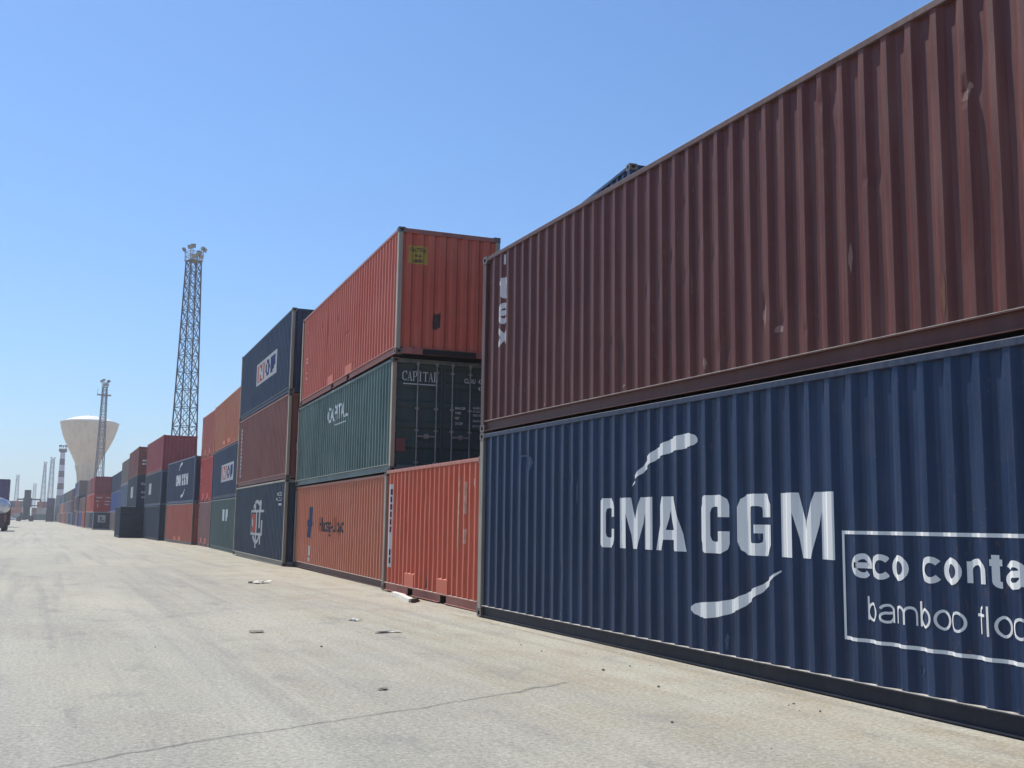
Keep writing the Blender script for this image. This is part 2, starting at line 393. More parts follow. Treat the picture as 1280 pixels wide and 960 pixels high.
def shipping_logo(s0=0.0, z0=0.0):
    """two-word logo with the two sweeping arcs; s from the left end, z from the container foot"""
    parts = []
    for ch, a, b_ in (('C', 4.00, 4.38), ('M', 4.45, 5.24), ('A', 5.28, 5.90), ('C', 6.19, 6.69), ('G', 6.88, 7.41), ('M', 7.52, 8.29)):
        parts.append(poly2d(LET[ch], (a+s0, b_+s0, 1.185+z0, 1.79+z0)))
    up_c = [(4.75, 1.93), (4.88, 2.03), (5.03, 2.13), (5.17, 2.215), (5.31, 2.285), (5.61, 2.36), (5.88, 2.395), (6.02, 2.40), (6.09, 2.395), (6.13, 2.39)]
    th = [.006, .02, .036, .05, .06, .075, .083, .075, .055, .015]
    def arc(pts, th):
        o, i = [], []
        for n_, (p, t) in enumerate(zip(pts, th)):
            a = Vector(pts[max(0, n_-1)]); b_ = Vector(pts[min(len(pts)-1, n_+1)]); d = (b_-a).normalized(); nn = Vector((-d.y, d.x))
            o.append(tuple(Vector(p)+nn*t)); i.append(tuple(Vector(p)-nn*t))
        return [tuple((x+s0, y+z0) for x, y in q) for q in strip(o, i)]
    arcs = [poly2d(arc(up_c, th))]
    lo_c = [(12.22-x+.0-.02, 2.985-y) for x, y in up_c]
    lo_c = [(x-.03 if k_ > 2 else x+.02*(3-k_), y) for k_, (x, y) in enumerate(lo_c)]
    arcs.append(poly2d(arc(lo_c, th)))
    return merge2d(*parts), arcs

# ------------------------------------------------------------------ the container
WID, STD, HCB = 2.438, 2.591, 2.896
L40, L20 = 12.192, 6.058
PIT, FL, FO, FI = .278, .064, .060, .090
S_FIRST = .336
OUT_OFF, DEPTH = .012, .042

def s_breaks(L, fine=False):
    """(s, inward depth) knots of the corrugated side sheet"""
    out = [(.13, DEPTH)]
    s = S_FIRST
    while s + FL*2+FO < L-.14:
        out += [(s, DEPTH), (s+FL, 0), (s+FL+FO, 0), (s+2*FL+FO, DEPTH)]; s += PIT
    out.append((L-.13, DEPTH))
    if fine:
        o2 = []
        for a, b_ in zip(out, out[1:]):
            o2.append(a); o2.append(((a[0]+b_[0])/2, (a[1]+b_[1])/2))
        o2.append(out[-1]); out = o2
    return out

def prof(kn, s):
    for (a, da), (b_, db) in zip(kn, kn[1:]):
        if a <= s <= b_: return da + (db-da)*(s-a)/(b_-a)
    return DEPTH

def make_dents(seed, n, L, H, keep=()):
    rd = random.Random(seed); out = []
    while len(out) < n:
        s, z = rd.uniform(.5, L-.4), rd.uniform(.3, H-.25)
        if any(a-.15 < s < b_+.15 and c-.1 < z < d+.1 for a, b_, c, d in keep): continue
        if rd.random() < .6: out.append((s, z, rd.uniform(.005, .013), rd.uniform(.05, .12), rd.uniform(.04, .16)))
        else: out.append((s, z, rd.uniform(.004, .010), rd.uniform(.2, .5), rd.uniform(.15, .5)))
    return out

def dent_at(D, s, z):
    t = 0.0
    for (a, b_, amp, rs, rz_) in D:
        q = ((s-a)/rs)**2 + ((z-b_)/rz_)**2
        if q < 8: t += amp*math.exp(-q)
    return t

def decal(name, b2, mat, root, L, mode, kn=None, D=(), H=HCB, eps=.004, off=None):
    """wrap a flat (u, v) mesh on the near side wall ('side') or on the near end ('end')"""
    us = [v.co.x for v in b2.verts]; eps0 = eps
    if mode == 'side' or mode == 'endcorr':
        for s, _ in kn:
            if min(us) < s < max(us):
                bmesh.ops.bisect_plane(b2, geom=b2.verts[:]+b2.edges[:]+b2.faces[:], plane_co=(s, 0, 0), plane_no=(1, 0, 0), dist=1e-6)
    for v in b2.verts:
        u, z, eps = v.co.x, v.co.y, eps0 + v.co.z
        if mode == 'side': v.co = (-WID/2+OUT_OFF+prof(kn, u)+dent_at(D, u, z)-eps, L/2-u, z)
        elif mode == 'endcorr': v.co = (u-WID/2, -L/2+.03+prof(kn, u)-eps, z)
        elif mode == 'end': v.co = (u-WID/2, -L/2+(off if off is not None else .045)-eps, z)
    return obj(name, b2, mat, root)

def end_knots():
    out = [(.10, .045)]; s = .16
    while s + .22 < WID-.10:
        out += [(s, .045), (s+.045, 0), (s+.155, 0), (s+.20, .045)]; s += .268
    out.append((WID-.10, .045))
    return out
EK = end_knots()

def side_sheet(L, H, detail, D=(), flip=False):
    fine = detail >= 2 and not flip
    kn = s_breaks(L, fine); bm = bmesh.new()
    z0, z1 = .172, H-.07
    rows = int((z1-z0)/.075) if fine else (1 if detail else 1)
    sg = -1 if not flip else 1
    grid = []
    for r_ in range(rows+1):
        z = z0+(z1-z0)*r_/rows; row = []
        for s, d in kn:
            x = WID/2-OUT_OFF-d - (dent_at(D, s, z) if fine else 0)
            row.append(bm.verts.new((sg*x, L/2-s, z)))
        grid.append(row)
    for a, b_ in zip(grid, grid[1:]):
        for i in range(len(a)-1): bm.faces.new((a[i], a[i+1], b_[i+1], b_[i]))
    return bm, kn

def casting_bm(detail, holes=True):
    """ISO corner casting, origin at its outer lower corner, extends +x +y +z; oval holes in the two outer faces"""
    bm = bmesh.new(); a, b_, h = .162, .178, .118
    if detail < 2:
        box(bm, 0, a, 0, b_, 0, h); return bm
    box(bm, .012, a, .012, b_, 0, h)
    def plate(w, f):
        cx, cz = w*.46, h*.5; n = 16; O, I, B = [], [], []
        for i in range(n):
            t = 2*math.pi*(i+.5)/n; c, s = math.cos(t), math.sin(t); m = max(abs(c), abs(s))
            O.append(bm.verts.new(f(w/2+w/2*c/m, h/2+h/2*s/m, 0)))
            I.append(bm.verts.new(f(cx+.040*c, cz+.032*s, 0))); B.append(bm.verts.new(f(cx+.040*c, cz+.032*s, .0112)))
        for i in range(n):
            j = (i+1) % n; bm.faces.new((O[i], O[j], I[j], I[i])); bm.faces.new((I[i], I[j], B[j], B[i])).material_index = 1
        bm.faces.new(B).material_index = 1
    plate(b_, lambda u, v, d: (d, u, v)); plate(a, lambda u, v, d: (u, d, v))
    box(bm, .0, .012, .0, b_, h, h+.002); box(bm, .0, .012, .0, b_, -.002, 0)
    return bm

MAT = {}
def M(key): return MAT[key]

def side_face_x(): return -WID/2

def container(name, label, x, y, z, rz, L, H, mat, detail=1, near='wall', frame=None, group=None, seed=1, ndent=None, keep=(), dents=(), pockets=False, bar_mat=None, door_mat=None, rail=None, post=None):
    root = empty(name, (x, y, z), rz); tag(root, label, 'shipping container', group)
    fm = frame or mat
    D = list(dents) + (make_dents(seed, 12 if ndent is None else ndent, L, H, keep) if detail >= 2 else [])
    w, l = WID/2, L/2
    sh, kn = side_sheet(L, H, detail, D); obj('side_wall', sh, mat, root)
    sh2, _ = side_sheet(L, H, 0, flip=True); obj('side_wall', sh2, mat, root)
    # roof and floor
    obj('roof', boxes((-w+.06, w-.06, -l+.08, l-.08, H-.040, H-.032)), fm, root)
    obj('floor', boxes((-w+.05, w-.05, -l+.06, l-.06, .125, .150)), M('underside'), root)
    # ends
    def end_wall(sgn):
        bm = bmesh.new(); lo, hi = [], []
        for u, d in EK:
            yy = sgn*(l-.03-d); lo.append(bm.verts.new((u-w, yy, .15))); hi.append(bm.verts.new((u-w, yy, H-.10)))
        for i in range(len(lo)-1): bm.faces.new((lo[i], lo[i+1], hi[i+1], hi[i]))
        obj('end_wall', bm, mat, root)
    end_wall(1)
    if near == 'wall': end_wall(-1)
    else:
        bmx = bar_mat or M('bar_steel')
        for lf in (0, 1):
            ux0, ux1 = (.085, WID/2-.006) if lf == 0 else (WID/2+.006, WID-.085)
            bm = bmesh.new(); yb = -l+.055
            # leaf: vertical frame and four shallow horizontal pans
            n = 5; z0, z1 = .16, H-.13
            box(bm, ux0-w, ux0-w+.05, yb, yb+.05, z0, z1); box(bm, ux1-w-.05, ux1-w, yb, yb+.05, z0, z1)
            zz = [z0]
            pts = [(z0, 0)]
            for i in range(n):
                a = z0+(z1-z0)*i/n; b_ = z0+(z1-z0)*(i+1)/n
                pts += [(a+.05, 0), (a+.10, .03), (b_-.10, .03), (b_-.05, 0)]
            pts.append((z1, 0))
            va = [bm.verts.new((ux0-w+.05, yb+d+.001, q)) for q, d in pts]; vb = [bm.verts.new((ux1-w-.05, yb+d+.001, q)) for q, d in pts]
            for i in range(len(pts)-1): bm.faces.new((va[i], vb[i], vb[i+1], va[i+1]))
            door = obj('door', bm, door_mat or mat, root)
            if detail >= 1:
                for bx_ in ((.60, 1.05) if lf == 0 else (1.43, 1.86)):
                    bm = bmesh.new()
                    bar(bm, (bx_-w, yb-.045, .09), (bx_-w, yb-.045, H-.06), .017, 8)
                    for q in (.10, H-.12): box(bm, bx_-w-.035, bx_-w+.035, yb-.065, yb-.003, q-.03, q+.035)
                    for q in (.22, .95, 1.45, H-.30): box(bm, bx_-w-.045, bx_-w+.045, yb-.055, yb-.003, q-.022, q+.022)
                    obj('locking_bar', bm, bmx, door)
                    bm = bmesh.new(); sx_ = 1 if bx_ < 1.0 or bx_ > 1.4 and bx_ < 1.8 else -1; HZ = .80 if door_mat else 1.02
                    box(bm, min(bx_-w, bx_-w+sx_*.40), max(bx_-w, bx_-w+sx_*.40), yb-.078-.014*(sx_ < 0), yb-.066-.014*(sx_ < 0), HZ, HZ+.03)
                    box(bm, bx_-w+sx_*.20-.03, bx_-w+sx_*.20+.03, yb-.064, yb-.004, HZ-.03, HZ+.07)
                    obj('handle', bm, bmx, door)
                for q in (.35, .95, 1.65, H-.40):
                    hx = .075 if lf == 0 else WID-.075
                    obj('hinge', boxes((hx-w-.03, hx-w+.045, yb-.018, yb-.002, q-.06, q+.06)), fm, door)
        obj('door_gasket', boxes((-.006, .006, -l+.050, -l+.06, .16, H-.13)), M('black'), root)
    if detail == 0:
        bm = bmesh.new()
        for sx_ in (-1, 1):
            a, b_ = sorted((sx_*w, sx_*(w-.06)))
            box(bm, a, b_, -l+.10, l-.10, H-.09, H-.012); box(bm, a, b_, -l+.10, l-.10, .02, .165)
            for sy in (-1, 1):
                c, d = sorted((sy*l, sy*(l-.10))); a2, b2_ = sorted((sx_*w, sx_*(w-.12))); box(bm, a2, b2_, c, d, 0, H)
        for sy in (-1, 1):
            c, d = sorted((sy*(l-.002), sy*(l-.09))); box(bm, -w+.12, w-.12, c, d, H-.11, H-.02); box(bm, -w+.12, w-.12, c, d, .02, .16)
        obj('frame', bm, fm, root)
        return root, kn, D
    # rails
    for sx_ in (-1, 1):
        a, b_ = sorted((sx_*w, sx_*(w-.062)))
        obj('top_rail', bevel_all(boxes((a, b_, -l+.178, l-.178, H-.086, H-.022)), .006), fm, root)
        bm = bmesh.new()
        segs = [(-l+.178, l-.178)]
        if pockets:
            segs = [(-l+.178, -pockets-.17), (-pockets+.17, pockets-.17), (pockets+.17, l-.178)]
        for y0, y1 in segs:
            a, b_ = sorted((sx_*(w-.040), sx_*(w-.052))); box(bm, a, b_, y0, y1, .022, .158)
            a, b_ = sorted((sx_*(w-.001), sx_*(w-.0401))); box(bm, a, b_, y0, y1, .012, .022)
        a, b_ = sorted((sx_*w, sx_*(w-.075))); box(bm, a, b_, -l+.178, l-.178, .158, .170)
        br_ = obj('bottom_rail', bm, rail or fm, root)
        if detail >= 2:
            a, b_ = sorted((sx_*(w+.0005), sx_*(w-.074))); obj('lit_dusty_ledge', boxes((a, b_, -l+.178, l-.178, .1705, .1725 if sx_ > 0 else .1760)), M('ledge_dust_light'), br_)  # pale strip: settled dust, and the sunlit lip's bright line painted in
        if pockets:
            for py in (-pockets, pockets):
                bm = bmesh.new(); x0, x1 = sx_*(w-.045), sx_*(w-.9)
                V = [bm.verts.new(p) for p in ((x0, py-.17, .022), (x0, py+.17, .022), (x0, py+.17, .15), (x0, py-.17, .15), (x1, py-.17, .022), (x1, py+.17, .022), (x1, py+.17, .15), (x1, py-.17, .15))]
                for f in ((0,1,5,4), (1,2,6,5), (2,3,7,6), (3,0,4,7), (4,5,6,7)): bm.faces.new([V[i] for i in f])
                obj('forklift_pocket', bm, M('underside'), root)
    for sy in (-1, 1):
        c, d = sorted((sy*(l-.002), sy*(l-.085)))
        obj('end_header', boxes((-w+.162, w-.162, c, d, H-.118, H-.020)), fm, root)
        obj('end_sill', boxes((-w+.162, w-.162, c, d, .015, .155)), fm, root)
        for sx_ in (-1, 1):
            a, b_ = sorted((sx_*(w-.001), sx_*(w-.10))); c, d = sorted((sy*(l-.001), sy*(l-.135)))
            obj('corner_post', bevel_all(boxes((a, b_, c, d, .118, H-.118)), .008), post or fm, root)
            for q in (0, H-.118):
                o = obj('corner_casting', casting_bm(detail if (sx_ < 0 and True) else 1), fm if detail < 2 else M('casting'), root)
                if detail >= 2: o.data.materials.append(M('black'))
                o.location = (sx_*(w+.003), sy*(l+.003), q); o.scale = (-sx_, -sy, 1)
    return root, kn, D

# ------------------------------------------------------------------ paints
MAT['black'] = plain('black_rubber', (.012, .012, .013), .8, 0, .2)
MAT['underside'] = plain('dark_underside', (.035, .033, .032), .85, 0, .3)
MAT['bar_steel'] = plain('galvanised_bar', (.26, .27, .28), .45, .35, .25)
MAT['casting'] = paint('casting_steel', (.12, .10, .09), (.22, .19, .17), .8, 3, .6)
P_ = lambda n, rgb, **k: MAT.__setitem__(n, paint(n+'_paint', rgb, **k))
P_('navy', (.0070, .0200, .056), faded=(.0120, .0320, .083), rust=.45, seed=1, dirt=.25, fade_amt=.8, rough=.40, streak=.8)
P_('navy_frame', (.014, .024, .055), faded=(.026, .040, .075), rust=.3, seed=2, dirt=.6)
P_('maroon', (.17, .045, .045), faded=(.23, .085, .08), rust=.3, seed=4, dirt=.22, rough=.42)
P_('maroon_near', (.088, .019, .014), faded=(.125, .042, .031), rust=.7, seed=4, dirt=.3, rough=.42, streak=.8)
P_('maroon_frame', (.070, .032, .031), faded=(.12, .070, .064), rust=.4, seed=5, dirt=.4)
P_('tomato', (.50, .080, .035), faded=(.54, .135, .075), rust=.35, seed=6, dirt=.4)
P_('tomato_frame', (.33, .10, .07), faded=(.42, .20, .15), rust=.6, seed=7, dirt=.5)
P_('orange', (.46, .120, .052), faded=(.48, .185, .112), rust=.5, seed=8, dirt=.5)
P_('teal', (.046, .090, .080), faded=(.115, .168, .152), rust=.4, seed=9, dirt=.45, streak=.9)
P_('teal_frame', (.07, .11, .11), faded=(.20, .24, .23), rust=.5, seed=10, dirt=.6)
P_('coral', (.48, .085, .046), faded=(.52, .150, .098), rust=.4, seed=11, dirt=.4)
P_('coral_frame', (.30, .09, .07), faded=(.36, .16, .13), rust=.7, seed=12, dirt=.6)
P_('slate_blue', (0.0168, 0.0330, 0.0750), faded=(0.0330, 0.0540, 0.0990), rust=.5, seed=13, dirt=.6)
P_('brown', (.17, .048, .038), faded=(.23, .092, .075), rust=.5, seed=14, dirt=.5)
P_('ink', (.017, .030, .054), faded=(.030, .050, .078), rust=.5, seed=15, dirt=.7)
P_('rust_orange', (.44, .13, .055), faded=(.46, .19, .115), rust=.6, seed=16, dirt=.5)
P_('green', (.045, .085, .080), faded=(.09, .13, .12), rust=.4, seed=17, dirt=.5)
P_('brick', (.38, .085, .055), faded=(.42, .14, .10), rust=.5, seed=18, dirt=.5)
P_('rose', (.22, .10, .095), faded=(.27, .15, .14), rust=.4, seed=19, dirt=.4)
P_('red', (.42, .035, .03), faded=(.44, .08, .07), rust=.3, seed=20, dirt=.4)
P_('royal', (.03, .07, .24), faded=(.06, .11, .28), rust=.3, seed=21, dirt=.4)
P_('grey_blue', (.07, .11, .17), faded=(.12, .16, .22), rust=.4, seed=22, dirt=.4)
P_('greybrown', (.15, .115, .10), faded=(.22, .18, .16), rust=.4, seed=23, dirt=.4)
P_('plum', (.05, .035, .12), faded=(.08, .06, .16), rust=.3, seed=24, dirt=.4)
P_('pale', (.42, .38, .34), faded=(.5, .47, .43), rust=.4, seed=25, dirt=.5)
P_('door_shade_green', (.034, .066, .064), faded=(.052, .084, .082), rust=.2, seed=27, dirt=.4)  # darker copy of the teal, shade of the door end put into the colour
P_('beige_post', (.30, .24, .18), faded=(.42, .37, .29), rust=.8, seed=30, dirt=.4)
P_('wine', (.27, .045, .055), faded=(.32, .08, .085), rust=.3, seed=34, dirt=.3)
P_('old_post', (.19, .175, .145), faded=(.30, .27, .22), rust=.9, seed=26, dirt=.6)
MAT['white_navy'] = worn('white_lettering_on_navy', (.74, .74, .72), (.03, .055, .14), .14, 1)
MAT['white_maroon'] = worn('white_lettering_on_maroon', (.55, .52, .53), (.14, .05, .05), .25, 2)
MAT['white_teal'] = worn('white_lettering_on_teal', (.62, .66, .67), (.06, .13, .13), .45, 3)
MAT['white_any'] = worn('white_stencil', (.58, .57, .55), (.25, .2, .2), .3, 4)
MAT['ink_orange'] = worn('dark_lettering_on_orange', (.035, .035, .045), (.40, .11, .06), .45, 5)
MAT['blue_mark'] = worn('blue_mark_on_orange', (.025, .045, .12), (.40, .11, .06), .3, 6)
MAT['maroon_ink'] = worn('maroon_ink_on_white', (.12, .02, .035), (.5, .48, .47), .3, 7)
MAT['sticker_yellow'] = worn('faded_yellow_sticker', (.40, .27, .05), (.30, .12, .06), .25, 8)
MAT['plate_red'] = worn('faded_red_placard', (.16, .06, .06), (.08, .06, .05), .3, 12)
MAT['ledge_dust_light'] = plain('dust_and_painted_light_on_the_ledge', (.48, .44, .38), .9, 0, .3, 9)  # dust colour that also carries the highlight along the lip
MAT['navy_rail_shaded'] = paint('navy_rail_shaded', (.007, .010, .020), (.014, .018, .032), .4, 28, .5)  # blackish rail paint, darkened further for the shadow below the ledge
MAT['maroon_rail'] = paint('maroon_rail', (.078, .022, .017), (.110, .045, .036), .4, 29, .5)
MAT['ink_dark'] = plain('dark_ink', (.035, .028, .022), .7)
MAT['red_field'] = worn('red_field', (.50, .09, .06), (.55, .5, .5), .35, 9)
MAT['scar'] = plain('bare_scratched_primer', (.50, .28, .20), .7, 0, .3, 8)
MAT['scar_dark'] = plain('dark_scorched_scrape', (.07, .05, .045), .8, 0, .3, 9)
MAT['plate'] = worn('riveted_pale_plate', (.50, .125, .07), (.34, .10, .08), .4, 10)

def spine(xn, yn, xf, yf, L, H0=0, zoff=0):
    """place a container whose road-side lower edge starts at (xn, yn) and heads for (xf, yf)"""
    d = Vector((xf-xn, yf-yn)).normalized(); rz = -math.atan2(d.x, d.y); n = Vector((d.y, -d.x))
    c = Vector((xn, yn)) + d*L/2 + n*WID/2
    return c.x, c.y, gz(c.y)+.012+H0+zoff, rz

def faded_strip(u0_, u1_, v0_, v1_, n, seed):
    """a column of worn, no longer legible stencilled characters"""
    rd = random.Random(seed); out = []; h_ = (v1_-v0_)/n; w_ = u1_-u0_
    for i in range(n):
        a, b_ = v0_+i*h_+.12*h_, v0_+(i+1)*h_-.12*h_
        out += rect(u0_, u0_+w_*rd.uniform(.25, .4), a, b_)
        if rd.random() < .8: out += rect(u0_+w_*.42, u1_-w_*rd.uniform(0, .3), a+(b_-a)*rd.choice((0, .38, .76)), a+(b_-a)*rd.choice((.24, .62, 1.0))+.004)
    out = [q for q in out if q[2][1] > q[0][1]+.003]
    return poly2d(out)

# ================================================================== STACK 1: beside the camera, navy below maroon
rz0 = 0.0
NAVY_KEEP = [(3.9, 8.4, .9, 2.6), (8.3, 12.1, .4, 1.5)]
x, y, z, rz = 6.42+WID/2, 15.63-L40/2, 0.0, 0
navy, kn, D = container('shipping_container', 'big navy blue container with white two-word logo and arcs, on the ground beside the camera',
    x, y, z, rz, L40, HCB, M('navy'), 2, 'wall', M('navy_frame'), rail=M('navy_rail_shaded'), post=M('old_post'), seed=31, ndent=7, keep=NAVY_KEEP,
    dents=[(1.62, 2.42, .02, .10, .05), (1.85, 2.33, .016, .08, .10)])
D = [d_ for d_ in D]
def put_logo(root, kn, D, s0=0, z0=0, eps=.004, k_=1.0):
    a, b_ = shipping_logo(0, 0)
    for q in [a]+b_:
        for v in q.verts: v.co.x = 6.11+s0+(v.co.x-6.11)*k_; v.co.y = 1.49+z0+(v.co.y-1.49)*k_
    decal('lettering', a, M('white_navy'), root, L40, 'side', kn, D, eps=eps)
    for q in b_: decal('logo_arc', q, M('white_navy'), root, L40, 'side', kn, D, eps=eps)
put_logo(navy, kn, D, -.03, 0, .004, 1.0)
kn_n, D_n = kn, D
fr = poly2d(rect(8.32, 11.25, 1.415, 1.445)+rect(8.32, 8.35, .54, 1.415)+rect(8.32, 11.25, .51, .54)+rect(11.22, 11.25, .54, 1.415))
decal('lettering_frame', fr, M('white_navy'), navy, L40, 'side', kn, D)
for q_ in typeset('eco container', 8.475, .377, 1.045, 1.255, .30, HV) + typeset('bamboo flooring', 8.60, .3007, .69, .85, .155, HL):
    decal('lettering', q_, M('white_navy'), navy, L40, 'side', kn, D)

MAR_D = [(3.85, 3.78-2.896, 0.0136, .07, .06), (5.07, 4.25-2.896, 0.0161, .06, .05), (5.35, 4.2-2.896, 0.0124, .05, .09), (5.62, 4.55-2.896, 0.0161, .06, .05),
         (6.2, 4.55-2.896, 0.0124, .05, .05), (7.33, 3.62-2.896, 0.0186, .08, .16), (7.55, 3.45-2.896, 0.0161, .09, .10), (9.9, 4.9-2.896, 0.0186, .06, .08), (5.9, 4.25-2.896, 0.0093, .12, .05),
         (8.3, 1.9, 0.0074, .3, .5), (10.1, 1.1, 0.0087, .25, .5), (3.1, 1.6, 0.0062, .3, .4), (6.6, .42, 0.0124, .12, .10), (9.0, .5, 0.0099, .05, .4)]
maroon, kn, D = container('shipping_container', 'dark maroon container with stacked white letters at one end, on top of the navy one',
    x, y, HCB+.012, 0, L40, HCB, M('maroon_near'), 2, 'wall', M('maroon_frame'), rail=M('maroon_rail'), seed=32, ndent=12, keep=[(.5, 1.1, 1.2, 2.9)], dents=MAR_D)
for q_ in (grotesque('t', (.69, .93, 2.06, 2.36), .30, 0), grotesque('e', (.64, .97, 1.66, 2.00), .34, 0), grotesque('x', (.64, .97, 1.28, 1.62), .30, 0),
      poly2d(rect(.78, .83, 2.62, 2.78))): decal('lettering', q_, M('white_maroon'), maroon, L40, 'side', kn, D)

def scrapes(root, kn, D, L, spots, mat, seed):
    rd = random.Random(seed)
    for (s_, z_, w_, h_) in spots:
        n = 11; ring = [(s_+w_*math.cos(2*math.pi*i/n)*rd.uniform(.45, 1.0), z_+h_*math.sin(2*math.pi*i/n)*rd.uniform(.45, 1.0)) for i in range(n)]
        decal('scrape', poly2d([ring]), mat, root, L, 'side', kn, D, eps=.0025)
MAT['scrape_maroon'] = worn('scraped_maroon_paint', (.26, .15, .125), (.10, .035, .028), .75, 14)
MAT['scrape_navy'] = worn('scraped_navy_paint', (.075, .105, .16), (.010, .026, .07), .8, 15)
MAT['rust_run'] = worn('rust_run', (.14, .055, .03), (.10, .03, .022), .8, 16)
scrapes(maroon, kn, D, L40, [(7.30, .66, .05, .16), (7.52, .47, .10, .05), (5.35, 1.30, .03, .06), (5.64, 1.62, .03, .07), (9.93, 2.0, .035, .06), (4.55, .25, .09, .03), (2.35, .23, .05, .03), (8.55, .95, .02, .18), (6.3, .30, .03, .09)], M('scrape_maroon'), 3)
scrapes(maroon, kn, D, L40, [(7.32, .36, .025, .16), (3.1, .5, .02, .26), (9.6, .42, .03, .22), (10.4, 1.2, .02, .4), (6.05, 1.2, .015, .3)], M('rust_run'), 4)
scrapes(navy, kn_n, D_n, L40, [(1.62, 2.44, .10, .035), (1.86, 2.34, .05, .12), (7.17, 1.42, .02, .10), (6.62, .30, .035, .09), (9.2, .36, .04, .05), (2.9, .28, .06, .05), (3.3, 1.9, .015, .2)], M('scrape_navy'), 5)

# second row behind: only the top blue one shows over the maroon roof
for i, (H, mt, lb) in enumerate(((STD, 'brown', 'brown container on the ground in the second row behind the navy one'),
                                 (STD, 'rust_orange', 'rusty orange container in the middle of the second row stack behind the maroon one'),
                                 (HCB, 'navy', 'blue container just peeping over the roof of the maroon container beside the camera'))):
    zz = (0, STD+.01, 2*STD+.02)[i]
    X2, Y2, Z2, R2 = spine(9.50, 16.10, 9.50+math.tan(R(7)), 17.10, L40)
    container('shipping_container', lb, X2, Y2, Z2+zz, R2, L40, H, M(mt), 2 if i == 2 else 0, 'wall', None, seed=40+i, ndent=4)

# ================================================================== red 20-foot box between
cx, cy, cz, rz = spine(6.71, 16.22, 6.89, 22.25, L20)
red20, kn, D = container('shipping_container', 'short tomato red container with a white lettered strip, between the navy and orange ones',
    cx, cy, cz, rz, L20, STD, M('tomato'), 2, 'wall', M('tomato_frame'), post=M('old_post'), seed=51, ndent=9, keep=[(.3, .75, .3, 2.4)], pockets=1.03)
decal('lettering_panel', poly2d(rect(.385, .69, .50, 2.27)), M('white_any'), red20, L20, 'side', kn, D, eps=.003)
bs = [faded_strip(.47, .62, 1.22, 2.18, 6, 8), faded_strip(.47, .60, .56, .90, 2, 9)]
decal('lettering', merge2d(*bs), M('maroon_ink'), red20, L20, 'side', kn, D, eps=.006)
decal('data_text', poly2d(rect(5.56, 5.60, 2.1, 2.22)+rect(5.64, 5.67, 2.06, 2.22)), M('white_any'), red20, L20, 'side', kn, D)
decal('scratch', poly2d([((4.83, 1.00), (4.90, 1.00), (4.93, 2.30), (4.88, 2.30))]+[((5.16, 1.62), (5.235, 1.62), (5.235, 2.18), (5.18, 2.18))]+[((5.13, 1.12), (5.22, 1.10), (5.235, 1.36), (5.15, 1.36))]), M('scar'), red20, L20, 'side', kn, D, eps=.003)
decal('scrape', poly2d([((3.00, .22), (3.13, .22), (3.16, .55), (3.10, .80), (3.04, .50))]), M('scar_dark'), red20, L20, 'side', kn, D, eps=.003)
def pocket_plates(root, L, pk, mat, wdt=.62, h=.26):
    for py in (-pk, pk):
        bm = bmesh.new(); a, b_ = py-wdt/2, py+wdt/2; x0 = -WID/2+OUT_OFF-.006; x1 = -WID/2+OUT_OFF+DEPTH+.01
        V = [bm.verts.new(p) for p in ((x0, a, .172), (x0, b_, .172), (x0, b_, .172+h), (x0, a, .172+h), (x1, a, .172+h+.03), (x1, b_, .172+h+.03), (x1, a, .172), (x1, b_, .172))]
        for f in ((0,1,2,3), (3,2,5,4), (0,3,4,6), (1,7,5,2)): bm.faces.new([V[i] for i in f])
        obj('pocket_plate', bm, mat, root)
pocket_plates(red20, L20, 1.03, M('plate'))

# ================================================================== STACK 2: orange, teal, coral
A2 = (7.12, 22.72, 7.72, 34.8)
cx, cy, cz, rz = spine(*A2, L40)
orange, kn, D = container('shipping_container', 'faded orange container with dark blue emblem and dark lettering, under the teal one',
    cx, cy, cz, rz, L40, STD, M('orange'), 2, 'wall', M('tomato_frame'), post=M('old_post'), rail=M('maroon_rail'), seed=61, ndent=12, keep=[(2.0, 7.8, .8, 2.0)])
decal('lettering', text2d('Hapag-Lloyd', .02, 1.0, (4.25, 7.60, 1.05, 1.58)), M('ink_orange'), orange, L40, 'side', kn, D)
decal('logo', poly2d([[(2.35, .98), (2.95, .95), (2.98, 1.30), (3.25, 1.38), (3.05, 1.60), (3.12, 1.90), (2.55, 1.90), (2.52, 1.56), (2.22, 1.42), (2.42, 1.28)]]), M('blue_mark'), orange, L40, 'side', kn, D)
decal('data_text', poly2d(rect(2.65, 2.95, .42, .72)+rect(2.55, 2.75, .25, .36)), M('white_any'), orange, L40, 'side', kn, D)

